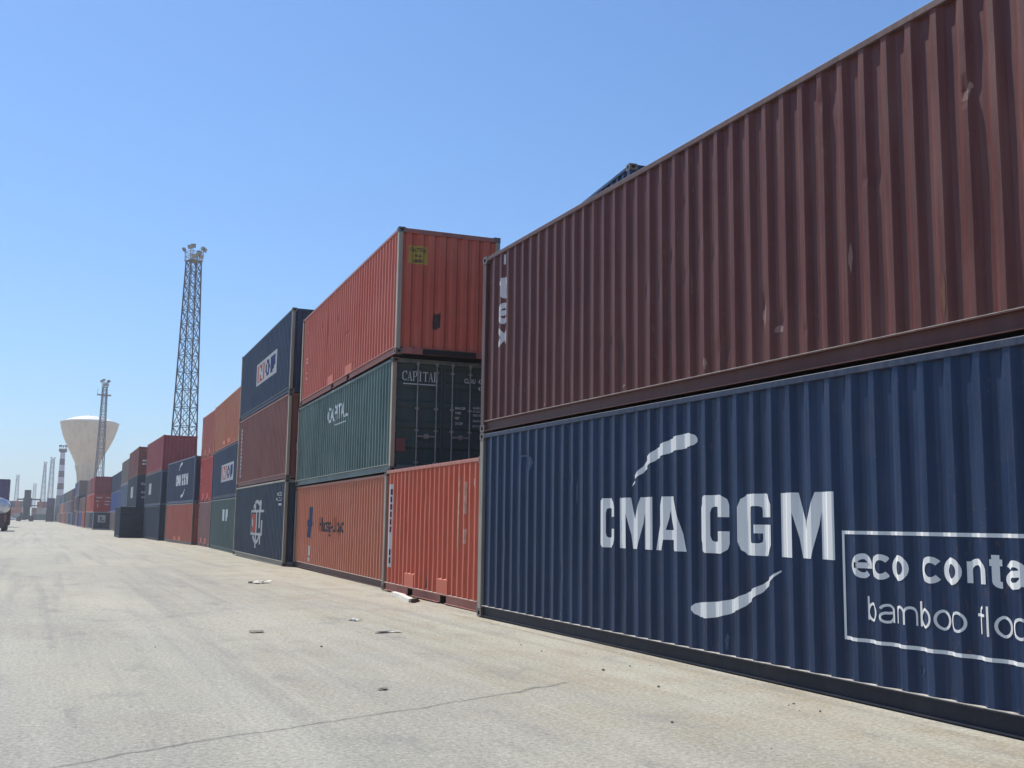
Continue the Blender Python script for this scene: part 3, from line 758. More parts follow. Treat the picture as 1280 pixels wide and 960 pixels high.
teal, kn, D = container('shipping_container', 'teal green container with white lettering and dark barred doors, below the coral one',
    *spine(7.05, 22.42, 7.64, 34.5, L40, STD+.012), L40, STD, M('teal'), 2, 'door', M('teal_frame'), door_mat=M('door_shade_green'), post=M('beige_post'), seed=62, ndent=16, keep=[(4.7, 7.7, 1.3, 2.4)])
cap = []
def serif(b, u0_, u1_, v0_, v1_): return b
decal('lettering', merge2d(text2d('CAPITAL', .02, 1.05, (4.90, 7.50, 1.66, 2.10)), poly2d(rect(5.9, 7.4, 1.53, 1.56))), M('white_teal'), teal, L40, 'side', kn, D)
def serif_word(word, u0_, u1_, v0_, v1_):
    """narrow serif capitals for the door"""
    G = {'C': [((1, .68), (.9, .68), (.86, .9), (1, 1)), ((.86, .9), (.5, .93), (.45, 1), (1, 1)), ((.45, 1), (.5, .93), (.24, .72), (.06, .78)), ((.06, .78), (.24, .72), (.24, .28), (.06, .22)), ((.06, .22), (.24, .28), (.5, .07), (.45, 0)), ((.45, 0), (.5, .07), (.92, .15), (.96, .24)), ((.45, 0), (.96, .24), (1, .14), (.7, 0))],
         'A': [((.0, 0), (.3, 0), (.3, .05), (.0, .05)), ((.6, 0), (1, 0), (1, .05), (.6, .05)), ((.12, .05), (.18, .05), (.5, .86), (.46, 1)), ((.70, .05), (.92, .05), (.54, 1), (.46, 1)), ((.30, .32), (.62, .32), (.60, .38), (.32, .38))],
         'P': [((.0, 0), (.45, 0), (.45, .05), (.0, .05)), ((.12, .05), (.32, .05), (.32, .95), (.12, .95)), ((0, .95), (.6, .95), (.55, 1), (0, 1)), ((.55, 1), (.55, .95), (.72, .85), (.92, .88)), ((.92, .88), (.72, .85), (.72, .58), (.92, .56)), ((.92, .56), (.72, .58), (.55, .48), (.6, .43)), ((.32, .43), (.6, .43), (.55, .48), (.32, .48))],
         'I': [((.2, 0), (.8, 0), (.8, .05), (.2, .05)), ((.38, .05), (.62, .05), (.62, .95), (.38, .95)), ((.2, .95), (.8, .95), (.8, 1), (.2, 1))],
         'T': [((.25, 0), (.75, 0), (.75, .05), (.25, .05)), ((.40, .05), (.60, .05), (.60, .93), (.40, .93)), ((0, .93), (1, .93), (1, 1), (0, 1)), ((0, .78), (.05, .78), (.08, .93), (0, .93)), ((.95, .78), (1, .78), (1, .93), (.92, .93))],
         'L': [((.0, 0), (.9, 0), (.9, .06), (.0, .06)), ((.12, .06), (.34, .06), (.34, .95), (.12, .95)), ((0, .95), (.48, .95), (.48, 1), (0, 1)), ((.82, .06), (.9, .06), (.95, .26), (.88, .26))]}
    n = len(word); w_ = (u1_-u0_)/n; out = []
    for i, ch in enumerate(word):
        a = u0_+i*w_
        for p in G[ch]: out.append([(a+q[0]*w_*.92, v0_+q[1]*(v1_-v0_)) for q in p])
    return poly2d(out)
decal('lettering', merge2d(serif_word('CAPITAL', .23, 1.10, 2.07, 2.29), poly2d(rect(.26, 1.06, 1.99, 2.01))), M('white_teal'), teal, L40, 'end', off=.03)
T_ = text2d
for q_ in (T_('CLHU', .02, 1.1, (1.72, 1.99, 2.09, 2.20)), T_('420813', .02, 1.1, (2.06, 2.34, 2.09, 2.20)), T_('4210', .02, 1.1, (2.06, 2.30, 1.93, 2.03)),
    T_('MAX.GR', .02, 1, (1.51, 1.76, 1.47, 1.53)), T_('TARE', .02, 1, (1.51, 1.65, 1.36, 1.42)), T_('NET', .02, 1, (1.51, 1.62, 1.24, 1.30)), T_('CU.CAP', .02, 1, (1.51, 1.70, 1.12, 1.18)),
    T_('30480 KGS', .0, 1, (1.94, 2.25, 1.50, 1.55)), T_('67200 LBS', .0, 1, (1.94, 2.25, 1.42, 1.47)), T_('3850 KGS', .0, 1, (1.94, 2.23, 1.33, 1.38)), T_('26630 KGS', .0, 1, (1.94, 2.25, 1.20, 1.25)), T_('67.5 CU.M', .0, 1, (1.94, 2.25, 1.08, 1.13))): decal('data_text', q_, M('white_teal'), teal, L40, 'end', off=.03)
obj('data_plate', boxes((-WID/2+.13, -WID/2+.35, -L40/2+.035, -L40/2+.050, .46, .76)), M('plate_red'), teal)

coral, kn, D = container('shipping_container', 'coral red container with a yellow sticker on its end, on top of the teal one',
    *spine(6.97, 21.98, 7.58, 34.1, L40, 2*STD+.024), L40, HCB, M('coral'), 2, 'wall', M('coral_frame'), post=M('beige_post'), seed=63, ndent=16, keep=[(.2, .6, .5, 2.6)], pockets=1.03,
    dents=[(5.6, 1.9, .035, .12, .12), (3.4, 2.1, .03, .15, .10), (7.0, 1.3, .03, .25, .05), (8.6, 1.2, .03, .05, .3), (4.3, 1.9, .03, .1, .4)])
bs = [faded_strip(.82, 1.04, .42, 2.32, 12, 1)]
decal('lettering', bs[0], M('white_any'), coral, L40, 'side', kn, D)
pocket_plates(coral, L40, 1.2, M('plate'), .78, .24)
decal('sticker', poly2d(rect(.24, .70, 2.08, 2.50)), M('sticker_yellow'), coral, L40, 'endcorr', EK, eps=.003)
decal('sticker_text', merge2d(text2d('CAUTION', .03, 1, (.28, .66, 2.36, 2.45)), text2d('9-6', .03, 1, (.40, .54, 2.23, 2.31)), text2d('HIGH', .05, 1, (.37, .57, 2.11, 2.19))), M('ink_dark'), coral, L40, 'endcorr', EK, eps=.006)
decal('scorch_mark', poly2d([[(.84, .62), (.93, .60), (1.02, .66), (.96, .80), (1.03, 1.0), (.93, .96), (.88, 1.0), (.84, .82)]]), M('scar_dark'), coral, L40, 'endcorr', EK, eps=.003)
obj('end_pocket', boxes((-WID/2+.62, WID/2-.55, -L40/2-.004, -L40/2+.004, .012, .135)), M('black'), coral)

# ================================================================== STACK 3: ink, brown, blue
A3 = (7.40, 34.98, 7.80, 47.1)
cx, cy, cz, rz = spine(*A3, L40)
ink, kn, D = container('shipping_container', 'dark navy container on the ground with a white oval emblem and small red block',
    cx, cy, cz, rz, L40, HCB, M('ink'), 2, 'wall', M('old_post'), seed=71, ndent=10, keep=[(3.5, 8.5, .3, 2.6)])
ov = []
def ell(cx_, cy_, a, b_, t0, t1, th, n=14):
    o = [(cx_+a*math.cos(R(t0+(t1-t0)*i/n)), cy_+b_*math.sin(R(t0+(t1-t0)*i/n))) for i in range(n+1)]
    i_ = [(cx_+(a-th)*math.cos(R(t0+(t1-t0)*i/n)), cy_+(b_-th)*math.sin(R(t0+(t1-t0)*i/n))) for i in range(n+1)]
    return strip(o, i_)
ov += ell(6.0, 1.44, 1.05, .84, 28, 152, .13) + ell(6.0, 1.44, 1.05, .84, 208, 332, .13)
ov += rect(4.65, 7.55, 1.80, 1.89) + rect(4.65, 7.35, .93, 1.02) + rect(4.65, 4.85, 1.02, 1.80)
ov += rect(5.9, 6.15, 1.02, 1.80) + rect(6.5, 6.75, 1.2, 1.80) + rect(7.0, 7.25, 1.02, 1.5) + rect(5.85, 6.0, .45, .93) + rect(6.7, 6.95, .6, .93) + rect(5.5, 5.7, 1.89, 2.2) + rect(6.6, 6.95, 1.89, 2.25)
for q_ in range(len(ov)): ov[q_] = tuple((4.68+(a-4.65)*1.08, b_) for a, b_ in ov[q_])
decal('logo', poly2d(ov), M('white_any'), ink, L40, 'side', kn, D)
decal('logo_field', poly2d(rect(5.0, 5.94, 1.05, 1.74)), M('red_field'), ink, L40, 'side', kn, D)
decal('logo_letter', poly2d([[(5.02, 1.1), (5.12, 1.1), (5.12, 1.4), (5.3, 1.1), (5.4, 1.1), (5.4, 1.68), (5.3, 1.68), (5.3, 1.36), (5.12, 1.68), (5.02, 1.68)]]), M('white_any'), ink, L40, 'side', kn, D, eps=.007)
decal('data_text', merge2d(text2d('4520', .02, 1, (10.6, 11.4, 2.35, 2.47)), text2d('MLCU', .02, 1, (10.3, 11.4, 2.18, 2.30)), poly2d(rect(10.9, 11.4, 2.02, 2.09))), M('white_any'), ink, L40, 'side', kn, D)

brown, kn, D = container('shipping_container', 'dull reddish brown container between the two dark blue ones of the tall stack',
    cx, cy, cz+HCB+.012, rz, L40, HCB, M('brown'), 2, 'wall', M('brown'), post=M('beige_post'), seed=72, ndent=18, keep=[(.3, .8, .3, 2.6)])
bs = [faded_strip(.98, 1.22, .38, 2.50, 13, 2)]
decal('lettering', bs[0], M('white_any'), brown, L40, 'side', kn, D)
obj('end_sticker', boxes((-WID/2+.32, -WID/2+.52, -L40/2+.020, -L40/2+.028, .95, 1.2)), M('pale'), brown)

def box_logo(root, kn, D, L, s0, s1, z0, z1):
    """white framed board with a red field and two dark characters"""
    w_, h_ = s1-s0, z1-z0
    decal('logo', poly2d(rect(s0, s1, z0, z1)), M('white_any'), root, L, 'side', kn, D, eps=.004)
    decal('logo_field', poly2d(rect(s0+.06*w_, s0+.44*w_, z0+.12*h_, z1-.12*h_)), M('red_field'), root, L, 'side', kn, D, eps=.007)
    d = [(s0+.12*w_, z0+.15*h_), (s0+.19*w_, z0+.15*h_), (s0+.19*w_, z0+.55*h_), (s0+.31*w_, z0+.15*h_), (s0+.38*w_, z0+.15*h_), (s0+.38*w_, z1-.15*h_), (s0+.31*w_, z1-.15*h_), (s0+.31*w_, z0+.45*h_), (s0+.19*w_, z1-.15*h_), (s0+.12*w_, z1-.15*h_)]
    decal('logo_letter', poly2d([d]), M('white_any'), root, L, 'side', kn, D, eps=.010)
    dk = []
    o = [(0, .62), (0, .38), (.3, 0), (.7, 0), (1, .38), (1, .62), (.7, 1), (.3, 1), (0, .62)]; i_ = [(.34, .6), (.34, .4), (.42, .2), (.58, .2), (.66, .4), (.66, .6), (.58, .8), (.42, .8), (.34, .6)]
    a, b_, c, e = s0+.49*w_, s0+.69*w_, z0+.15*h_, z1-.15*h_
    f = lambda q: (a+q[0]*(b_-a), c+q[1]*(e-c))
    dk += strip([f(q) for q in o], [f(q) for q in i_])
    a, b_ = s0+.74*w_, s0+.94*w_
    dk += [[(a, c), (a+.38*(b_-a), c), (a+.38*(b_-a), c+.42*(e-c)), (b_, c+.42*(e-c)), (b_, e), (a, e)]]
    decal('logo_letter', poly2d(dk), M('blue_ink'), root, L, 'side', kn, D, eps=.007)
MAT['blue_ink'] = worn('navy_ink_on_white', (.03, .045, .16), (.5, .5, .5), .35, 11)

blue3, kn, D = container('shipping_container', 'blue container with a white framed board, top of the tall stack behind the coral one',
    cx, cy, cz+2*HCB+.024, rz, L40, HCB, M('slate_blue'), 2, 'wall', M('slate_blue'), post=M('old_post'), seed=73, ndent=14, keep=[(3.6, 8.9, .6, 2.4)])
box_logo(blue3, kn, D, L40, 4.4, 9.2, 1.04, 1.92)

# ================================================================== STACK 4: green, blue, rusty orange
A4 = (8.15, 48.4, 8.68, 60.5)
cx, cy, cz, rz = spine(*A4, L40)
green, kn, D = container('shipping_container', 'dark green container on the ground marked with two short white strokes',
    cx, cy, cz, rz, L40, STD, M('green'), 1, 'wall', seed=81)
decal('lettering', poly2d([((5.95, 1.47), (6.75, 1.47), (6.75, 2.04), (5.75, 2.04))]+[((7.2, 1.47), (7.9, 1.47), (8.17, 2.04), (7.4, 2.04))]), M('white_teal'), green, L40, 'side', kn)
blue4, kn, D = container('shipping_container', 'blue container with a small white framed board, under the rusty orange top container',
    cx, cy, cz+STD+.01, rz, L40, STD, M('slate_blue'), 1, 'wall', seed=82)
box_logo(blue4, kn, (), L40, 4.57, 9.64, .84, 1.72)
top4, kn, D = container('shipping_container', 'rusty orange container at the top of its stack, above the framed board one',
    cx, cy, cz+2*STD+.02, rz, L40, STD, M('rust_orange'), 1, 'wall', seed=83)
pocket_plates(top4, L40, 1.03, M('plate'), .9, .22)

# ================================================================== STACK 5: three short boxes
A5 = (8.72, 60.75, 8.85, 66.75)
cx, cy, cz, rz = spine(*A5, L20)
for i, (mt, lb) in enumerate((('rose', 'short worn reddish container on the ground, lowest of three short ones'),
                              ('red', 'short bright red container in the middle of the three short ones'),
                              ('brick', 'short brick red container on top of the three short ones'))):
    c_, kn, D = container('shipping_container', lb, cx, cy, cz+i*(STD+.01), rz, L20, STD, M(mt), 1, 'wall', seed=84+i, pockets=1.03)
    pocket_plates(c_, L20, 1.03, M('plate'), .5, .28)
    bs = [faded_strip(.4, .62, .6, 2.2, 8, 3+i)]
    decal('lettering', bs[0], M('white_any'), c_, L20, 'side', kn)

# ================================================================== STACK 6: blue logo box over brick red
A6 = (8.55, 67.1, 8.25, 79.3)
cx, cy, cz, rz = spine(*A6, L40)
c_, kn, D = container('shipping_container', 'brick red container with pale scuffed edges, lower of the two-high stack',
    cx, cy, cz, rz, L40, STD, M('brick'), 1, 'wall', M('greybrown'), seed=91)
pocket_plates(c_, L40, 1.03, M('plate'), .9, .22)
b6, kn, D = container('shipping_container', 'navy container with a small white two-word logo between arcs, top of the two-high stack',
    cx, cy, cz+STD+.01, rz, L40, HCB, M('slate_blue'), 1, 'wall', M('grey_blue'), seed=92)
put_logo(b6, kn, (), .75, .05, .005, 1.2)

# ================================================================== STACK 7: end-on stack behind it
A7 = (8.0, 81.2, 7.95, 93.4)
cx, cy, cz, rz = spine(*A7, L40)
for i, (mt, lb) in enumerate((('ink', 'dark blue container on the ground between the two-high stack and the lone dark container'),
                              ('ink', 'dark blue container directly under the wine red one with its blank end to us'),
                              ('wine', 'wine red container with its blank end to us, in front of the tall floodlight mast'))):
    c_, kn, D = container('shipping_container', lb, cx, cy, cz+i*(STD+.01), rz, L40, STD, M(mt), 1, 'wall', M('grey_blue') if i == 1 else None, seed=93+i)
    if i == 2: decal('lettering', poly2d(rect(1.0, 1.5, 2.28, 2.32)+rect(1.6, 1.9, 2.28, 2.32)), M('plate'), c_, L40, 'endcorr', EK)
    if i == 1: decal('lettering', poly2d(rect(3.0, 5.0, .9, 1.8)), M('white_any'), c_, L40, 'side', kn)

# lone dark box standing out in front of the row
cx, cy, cz, rz = spine(6.12, 93.7, 6.12, 99.7, L20)
lone, kn, D = container('shipping_container', 'short dark blue-black container standing alone in front of the row, end towards us',
    cx, cy, cz, rz, L20, STD, M('ink'), 1, 'door', M('ink'), seed=97, bar_mat=M('ink'))

# ================================================================== STACK 8 and 9
A8 = (7.8, 100.0, 7.9, 112.2)
cx, cy, cz, rz = spine(*A8, L40)
for i, (mt, lb, H) in enumerate((('ink', 'dark container on the ground hidden behind the lone dark container', STD),
                                 ('ink', 'navy container with small white door markings, right above the lone dark container', HCB),
                                 ('brown', 'dark brown container with small red door markings, above the navy one behind the lone container', STD))):
    zz = (0, STD+.01, STD+HCB+.02)[i]
    c_, kn, D = container('shipping_container', lb, cx, cy, cz+zz, rz, L40, H, M(mt), 1, 'door' if i else 'wall', None, seed=98+i, bar_mat=M(mt))
    if i == 1:
        decal('lettering', merge2d(text2d('CAI', .05, 1, (.35, 1.0, 2.05, 2.25)), text2d('CAIU', .05, 1, (.4, .9, 1.3, 1.5)), text2d('4520', .05, 1, (1.3, 2.1, 1.3, 1.5)), text2d('45', .05, 1, (.4, .9, .85, 1.05)), text2d('G1', .05, 1, (1.4, 1.9, .85, 1.05))), M('white_any'), c_, L40, 'end', off=.03)
        decal('logo', poly2d(rect(4.5, 7.5, .95, 2.0)), M('white_any'), c_, L40, 'side', kn)
    if i == 2:
        decal('door_label', poly2d(rect(1.15, 1.7, 2.05, 2.3)+rect(.5, .62, 2.2, 2.36)), M('plate'), c_, L40, 'end', off=.03)
        decal('lettering', poly2d(rect(.35, .75, 1.25, 1.42)+rect(.35, .75, .95, 1.1)), M('white_any'), c_, L40, 'end', off=.03)

ORD = ['', 'first', 'second', 'third', 'fourth', 'fifth', 'sixth', 'seventh', 'eighth', 'ninth', 'tenth', 'eleventh', 'twelfth', 'thirteenth', 'fourteenth', 'fifteenth', 'sixteenth', 'seventeenth', 'eighteenth']
CN = {'brown': 'brown', 'greybrown': 'grey brown', 'grey_blue': 'grey blue', 'royal': 'bright blue', 'rose': 'dusty rose', 'red': 'red', 'brick': 'brick red', 'slate_blue': 'blue', 'ink': 'dark navy',
      'maroon': 'maroon', 'wine': 'wine red', 'teal': 'teal', 'green': 'dark green', 'rust_orange': 'rusty orange', 'navy': 'navy', 'pale': 'pale grey', 'plum': 'purple', 'coral': 'coral red', 'orange': 'orange', 'tomato': 'tomato red'}
TIER = {1: ['only'], 2: ['lower', 'upper'], 3: ['bottom', 'middle', 'top'], 4: ['bottom', 'second', 'third', 'top']}
proto = {}
def far_container(label, x, y, z, rz, mt, L=L40, H=STD, near='wall', group='containers far down the row'):
    key = (L, H, near, mt)
    if key not in proto:
        proto[key], _, _ = container('shipping_container', label, x, y, z, rz, L, H, M(mt), 0, near, group=group)
        return proto[key]
    c_ = copy_tree(proto[key]); c_.location = (x, y, z); c_.rotation_euler = (0, 0, rz); tag(c_, label, group=group)
    return c_

def far_stack(a, tiers, where, L=L40, H=STD):
    cx, cy, cz, rz = spine(*a, L)
    out = []
    for i, mt in enumerate(tiers):
        out.append(far_container('%s container, %s of the %s' % (CN[mt], TIER[len(tiers)][i], where), cx, cy, cz+i*(H+.01), rz, mt, L, H))
    return out

# stack just beyond the lone box, flush with the last
far_stack((8.0, 112.5, 8.05, 124.7), ['ink', 'grey_blue', 'greybrown'], 'stack directly beyond the brown one with red door markings')
far_stack((9.2, 140.0, 9.3, 152.2), ['rose', 'royal', 'slate_blue'], 'first set-back stack before the end-on red ones')
far_stack((9.3, 152.5, 9.35, 164.7), ['greybrown', 'royal', 'slate_blue'], 'second set-back stack before the end-on red ones')

# end-on stack with red ends under the second mast
cx, cy, cz, rz = spine(7.12, 166.0, 7.10, 178.2, L40)
for i, (mt, lb) in enumerate((('slate_blue', 'blue container with a square white sign on its end, under two red-ended ones'),
                              ('red', 'red container with pale lettering on its end, middle of the far end-on stack'),
                              ('wine', 'wine red container on top of the far end-on stack below the second mast'))):
    c_, kn, D = container('shipping_container', lb, cx, cy, cz+i*(STD+.01), rz, L40, STD, M(mt), 0, 'wall', M('pale') if i == 0 else None, seed=110+i)
    if i == 0:
        decal('sign', poly2d(rect(.7, 1.75, 1.05, 2.1)), M('white_any'), c_, L40, 'endcorr', EK)
        decal('sign_text', poly2d(rect(1.0, 1.2, 1.2, 1.9)+rect(1.3, 1.55, 1.2, 1.4)+rect(1.3, 1.45, 1.6, 1.75)), M('ink_dark'), c_, L40, 'endcorr', EK, eps=.01)
    if i == 1:
        decal('lettering', poly2d(rect(.3, 1.1, 2.0, 2.15)+rect(1.7, 2.3, 2.0, 2.15)+rect(.25, .7, 1.45, 1.6)+rect(1.5, 2.3, 1.45, 1.6)+rect(1.5, 2.1, 1.0, 1.15)+rect(.5, .6, .6, 1.2)), M('white_any'), c_, L40, 'endcorr', EK)
w_ = 'stack behind the far end-on red-ended one'
n_st = 0
def nxt(n): return '%s stack beyond the end-on red-ended one' % ORD[n]
far_stack((7.08, 178.5, 7.0, 190.7), ['greybrown', 'coral', 'rose'], nxt(1))
far_stack((6.85, 191.0, 6.8, 203.2), ['brick', 'greybrown'], nxt(2))
far_stack((6.78, 203.5, 6.7, 215.7), ['royal', 'maroon'], nxt(3))
far_stack((6.55, 216.0, 6.5, 228.2), ['rose', 'ink', 'greybrown'], nxt(4), H=HCB)
far_stack((6.5, 228.5, 6.45, 240.7), ['slate_blue', 'maroon', 'royal'], nxt(5), H=HCB)
YS = 241.2
seq = [['grey_blue', 'ink', 'ink'], ['slate_blue', 'maroon', 'brown'], ['greybrown', 'grey_blue', 'green'], ['brown', 'greybrown', 'green'],
       ['brick', 'maroon', 'slate_blue'], ['rose', 'orange', 'grey_blue'], ['brown', 'orange', 'grey_blue'], ['maroon', 'grey_blue', 'slate_blue'],
       ['rose', 'green', 'grey_blue'], ['grey_blue', 'slate_blue', 'green'], ['green', 'grey_blue', 'teal'], ['grey_blue', 'teal', 'teal']]
for i, t in enumerate(seq):
    y0_ = YS+i*12.45; xx = 6.35-(y0_-241)*.0118
    far_stack((xx, y0_, xx-.14, y0_+12.2), t, nxt(6+i))

# ------------------------------------------------------------------ blocks of containers across the far end of the yard
def at(px, py, dep):
    d = fw*F_PX + rt*(px-640) - up*(py-480)
    return Vector((0, 0, CAM_H)) + d/F_PX*dep

def block(px, dep, tiers, where, rz=0.0, H=STD, L=L20, zoff=0):
    p = at(px, 648, dep)
    for i, mt in enumerate(tiers):
        nm = TIER[len(tiers)][i]
        far_container('distant %s container, %s of %s' % (CN[mt], nm, where), p.x+WID/2, p.y+L/2, gz(p.y)+i*(H+.01)+zoff, rz, mt, L, H, group='containers at the far end of the yard')
block(10, 430, ['orange', 'orange', 'ink'], 'the leftmost column behind the parked white car')
block(17.4, 430, ['pale', 'orange', 'brick'], 'the second column behind the parked white car')
block(24.6, 428, ['green', 'rust_orange', 'green'], 'the tall column left of the lift truck mast')
block(39, 445, ['ink', 'rose'], 'the low column seen under the lift truck spreader')
block(45, 440, ['teal', 'pale', 'brick'], 'the column right of the lift truck')
block(52, 440, ['green', 'pale', 'maroon'], 'the column beside the trailer load')
block(-12.2, 170, ['plum', 'plum', 'plum'], 'the purple column behind the tank truck', zoff=0)
block(57.6, 350, ['plum', 'ink', 'plum'], 'the column behind the parked trailer', H=STD)

# ------------------------------------------------------------------ lighting masts
MAT['mast_steel'] = plain('galvanised_mast_steel', (.125, .138, .175), .6, .1, .2)
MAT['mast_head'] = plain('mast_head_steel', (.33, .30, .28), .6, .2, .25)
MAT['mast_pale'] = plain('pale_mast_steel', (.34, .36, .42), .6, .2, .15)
MAT['lamp_glass'] = plain('floodlight_glass', (.45, .47, .50), .2, 0, .1)
def mast(label, x, y, h, wb, wt, head_z=1.8, panels=15, mats=('mast_steel', 'mast_head'), lr=.07, br=.035, rz=.3, platform=0.0, group='lattice floodlight masts'):
    root = empty('floodlight_mast', (x, y, gz(y)), rz); tag(root, label, 'floodlight mast', group)
    hw = lambda z: (wb+(wt-wb)*z/h)/2
    cs = ((-1,-1), (1,-1), (1,1), (-1,1))
    for (a, b_) in cs:
        bm = bmesh.new(); bar(bm, (a*hw(0), b_*hw(0), 0), (a*hw(h), b_*hw(h), h), lr, 6); obj('leg', bm, M(mats[0]), root)
    bm = bmesh.new(); zs = [0]
    for i in range(panels): zs.append(zs[-1]+hw(zs[-1])*2*.0+1)
    tot = sum((1.35-.7*i/panels) for i in range(panels)); zs = [0]
    for i in range(panels): zs.append(zs[-1]+h*(1.35-.7*i/panels)/tot)
    for z0, z1 in zip(zs, zs[1:]):
        for i in range(4):
            a, b_ = cs[i], cs[(i+1) % 4]; p = lambda c, z: (c[0]*hw(z), c[1]*hw(z), z)
            bar(bm, p(a, z0), p(b_, z1), br); bar(bm, p(b_, z0), p(a, z1), br); bar(bm, p(a, z1), p(b_, z1), br)
    obj('bracing', bm, M(mats[0]), root)
    bm = bmesh.new()
    for sx_ in (-.2, .2): bar(bm, (sx_, 0, 0), (sx_, 0, h), .03)
    for i in range(int(h/.6)): bar(bm, (-.2, 0, i*.6+.3), (.2, 0, i*.6+.3), .018)
    obj('ladder', bm, M(mats[0]), root)
    w_ = wt/2+.12
    bm = boxes((-w_, w_, -w_, w_, h, h+.10))
    if platform:
        box(bm, -platform, platform*.9, -.5, .5, h-1.9, h-1.62); bar(bm, (-platform+.05, 0, h-1.6), (-platform+.05, 0, h-.3), .05)
    obj('platform', bm, M(mats[1]), root)
    bm = bmesh.new()
    for z in (.55, 1.1):
        for i in range(4):
            a, b_ = cs[i], cs[(i+1) % 4]; bar(bm, (a[0]*w_, a[1]*w_, h+z), (b_[0]*w_, b_[1]*w_, h+z), .035)
    for a in cs: bar(bm, (a[0]*w_, a[1]*w_, h), (a[0]*w_, a[1]*w_, h+1.15), .04)
    for k_ in range(-2, 3):
        for s_ in (-1, 1): bar(bm, (k_*w_/2.5, s_*w_, h), (k_*w_/2.5, s_*w_, h+1.1), .025)
    obj('railing', bm, M(mats[1]), root)
    for i, (fx, fy, fz) in enumerate(((-1.02, -.9, 1.55), (-.62, -.95, 1.75), (-1.02, .9, 1.5), (1.08, -.9, 1.45), (.72, -.95, 1.6), (1.05, .9, 1.5), (0, -1.02, .8), (-.45, -1.0, .55), (.5, -1.0, .6))):
        bm = bmesh.new(); px_, py_, pz_ = fx*w_, fy*w_, h+fz
        ax = Vector((fx*.8, fy*1.0, -.55)).normalized()
        a = Vector((px_, py_, pz_)); 
        q0 = ax.cross(Vector((0,0,1))).normalized(); q1 = ax.cross(q0)
        rr = .27
        A = [bm.verts.new(a+q0*rr*.55*c+q1*rr*.55*s) for c, s in ((-1,-1),(1,-1),(1,1),(-1,1))]
        B = [bm.verts.new(a+ax*.30+q0*rr*1.05*c+q1*rr*.9*s) for c, s in ((-1,-1),(1,-1),(1,1),(-1,1))]
        for j in range(4): bm.faces.new((A[j], A[(j+1) % 4], B[(j+1) % 4], B[j]))
        bm.faces.new(A[::-1]); bm.faces.new(B)
        bar(bm, (px_*.98, py_*.98, h), (px_, py_, pz_), .035)
        obj('floodlight', bm, M(mats[1]), root)
    return root
p = at(227, 640, 120)
mast('tall steel lattice mast crowned with floodlights, nearest mast, rising behind the wine red container', 14.5, 124.5, 31.6, 2.5, 1.28, panels=16, lr=.095, br=.050, rz=.32)
mast('lattice mast with a side platform below its floodlights, in front of the water tower', 11.6, 253, 31.0, 1.95, .9, panels=15, lr=.085, br=.045, rz=.2, platform=1.55)
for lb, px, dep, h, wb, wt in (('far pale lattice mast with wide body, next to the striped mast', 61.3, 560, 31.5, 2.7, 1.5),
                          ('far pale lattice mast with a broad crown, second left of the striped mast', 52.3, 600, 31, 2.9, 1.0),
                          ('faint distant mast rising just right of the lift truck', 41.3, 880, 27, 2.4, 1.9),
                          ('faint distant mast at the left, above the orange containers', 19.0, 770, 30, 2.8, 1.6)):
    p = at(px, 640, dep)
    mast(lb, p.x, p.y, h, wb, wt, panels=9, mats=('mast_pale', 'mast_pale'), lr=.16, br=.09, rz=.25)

# striped mast
p = at(73.2, 643, 465)
root = empty('striped_mast', (p.x, p.y, gz(p.y)), 0); tag(root, 'tapering mast banded dark and white with a round lamp gallery, left of the water tower', 'mast')
MAT['band_dark'] = plain('dark_red_band', (.085, .035, .06), .6); MAT['band_white'] = plain('white_band', (.55, .52, .56), .6)
nb, hh = 11, 30.0
for i in range(nb):
    bm = bmesh.new(); z0, z1 = hh*i/nb, hh*(i+1)/nb; f_ = lambda z: 1.75-.75*z/hh
    lathe(bm, [(f_(z0), z0), (f_(z1), z1)], 16); obj('band', bm, M('band_dark') if i % 2 else M('band_white'), root, smooth=False)
bm = bmesh.new(); lathe(bm, [(1.0, 30), (1.75, 30.6), (1.75, 31.6), (1.2, 31.7)], 18); obj('gallery', bm, M('band_dark'), root)
for i in range(5):
    t = 2*math.pi*i/5+.3; bm = bmesh.new(); bar(bm, (1.4*math.cos(t), 1.4*math.sin(t), 31.6), (1.5*math.cos(t), 1.5*math.sin(t), 32.9), .16); box(bm, 1.5*math.cos(t)-.35, 1.5*math.cos(t)+.35, 1.5*math.sin(t)-.3, 1.5*math.sin(t)+.3, 32.7, 33.4); obj('floodlight', bm, M('band_dark'), root)

# ------------------------------------------------------------------ water tower
def concrete():
    k = NT('weathered_concrete'); 
    n1 = k.noise(k.mapping((.12, .12, .12)), 1.5, 6, .6)
    st = k.noise(k.mapping((.5, .5, .03)), 1.6, 6, .65)
    rg = k.n('ShaderNodeTexWave'); rg.bands_direction = 'Z'; rg.inputs['Scale'].default_value = .28; rg.inputs['Distortion'].default_value = .5; k.L(k.mapping((1, 1, 1)), rg.inputs['Vector'])
    c = k.mix(k.ramp(n1, [(.3, 0.0), (.7, 1.0)]), (.66, .50, .355), (.78, .615, .45))
    c = k.mix(k.math('MULTIPLY', k.ramp(st, [(.5, 0.0), (.72, 1.0)]), .35), c, (.36, .27, .19))
    c = k.mix(k.math('MULTIPLY', k.ramp(rg.outputs['Fac'], [(.88, 0.0), (.97, 1.0)]), .07), c, (.22, .18, .14))
    return k.out(c, .85, 0, .2)
MAT['concrete'] = concrete(); MAT['white_roof'] = plain('whitewashed_roof', (.74, .71, .64), .7, 0, .08, .3)
root = empty('water_tower', (15.2, 430, gz(430)), 0); tag(root, 'huge beige concrete water tower flaring to a wide bowl with a shallow white dome', 'water tower')
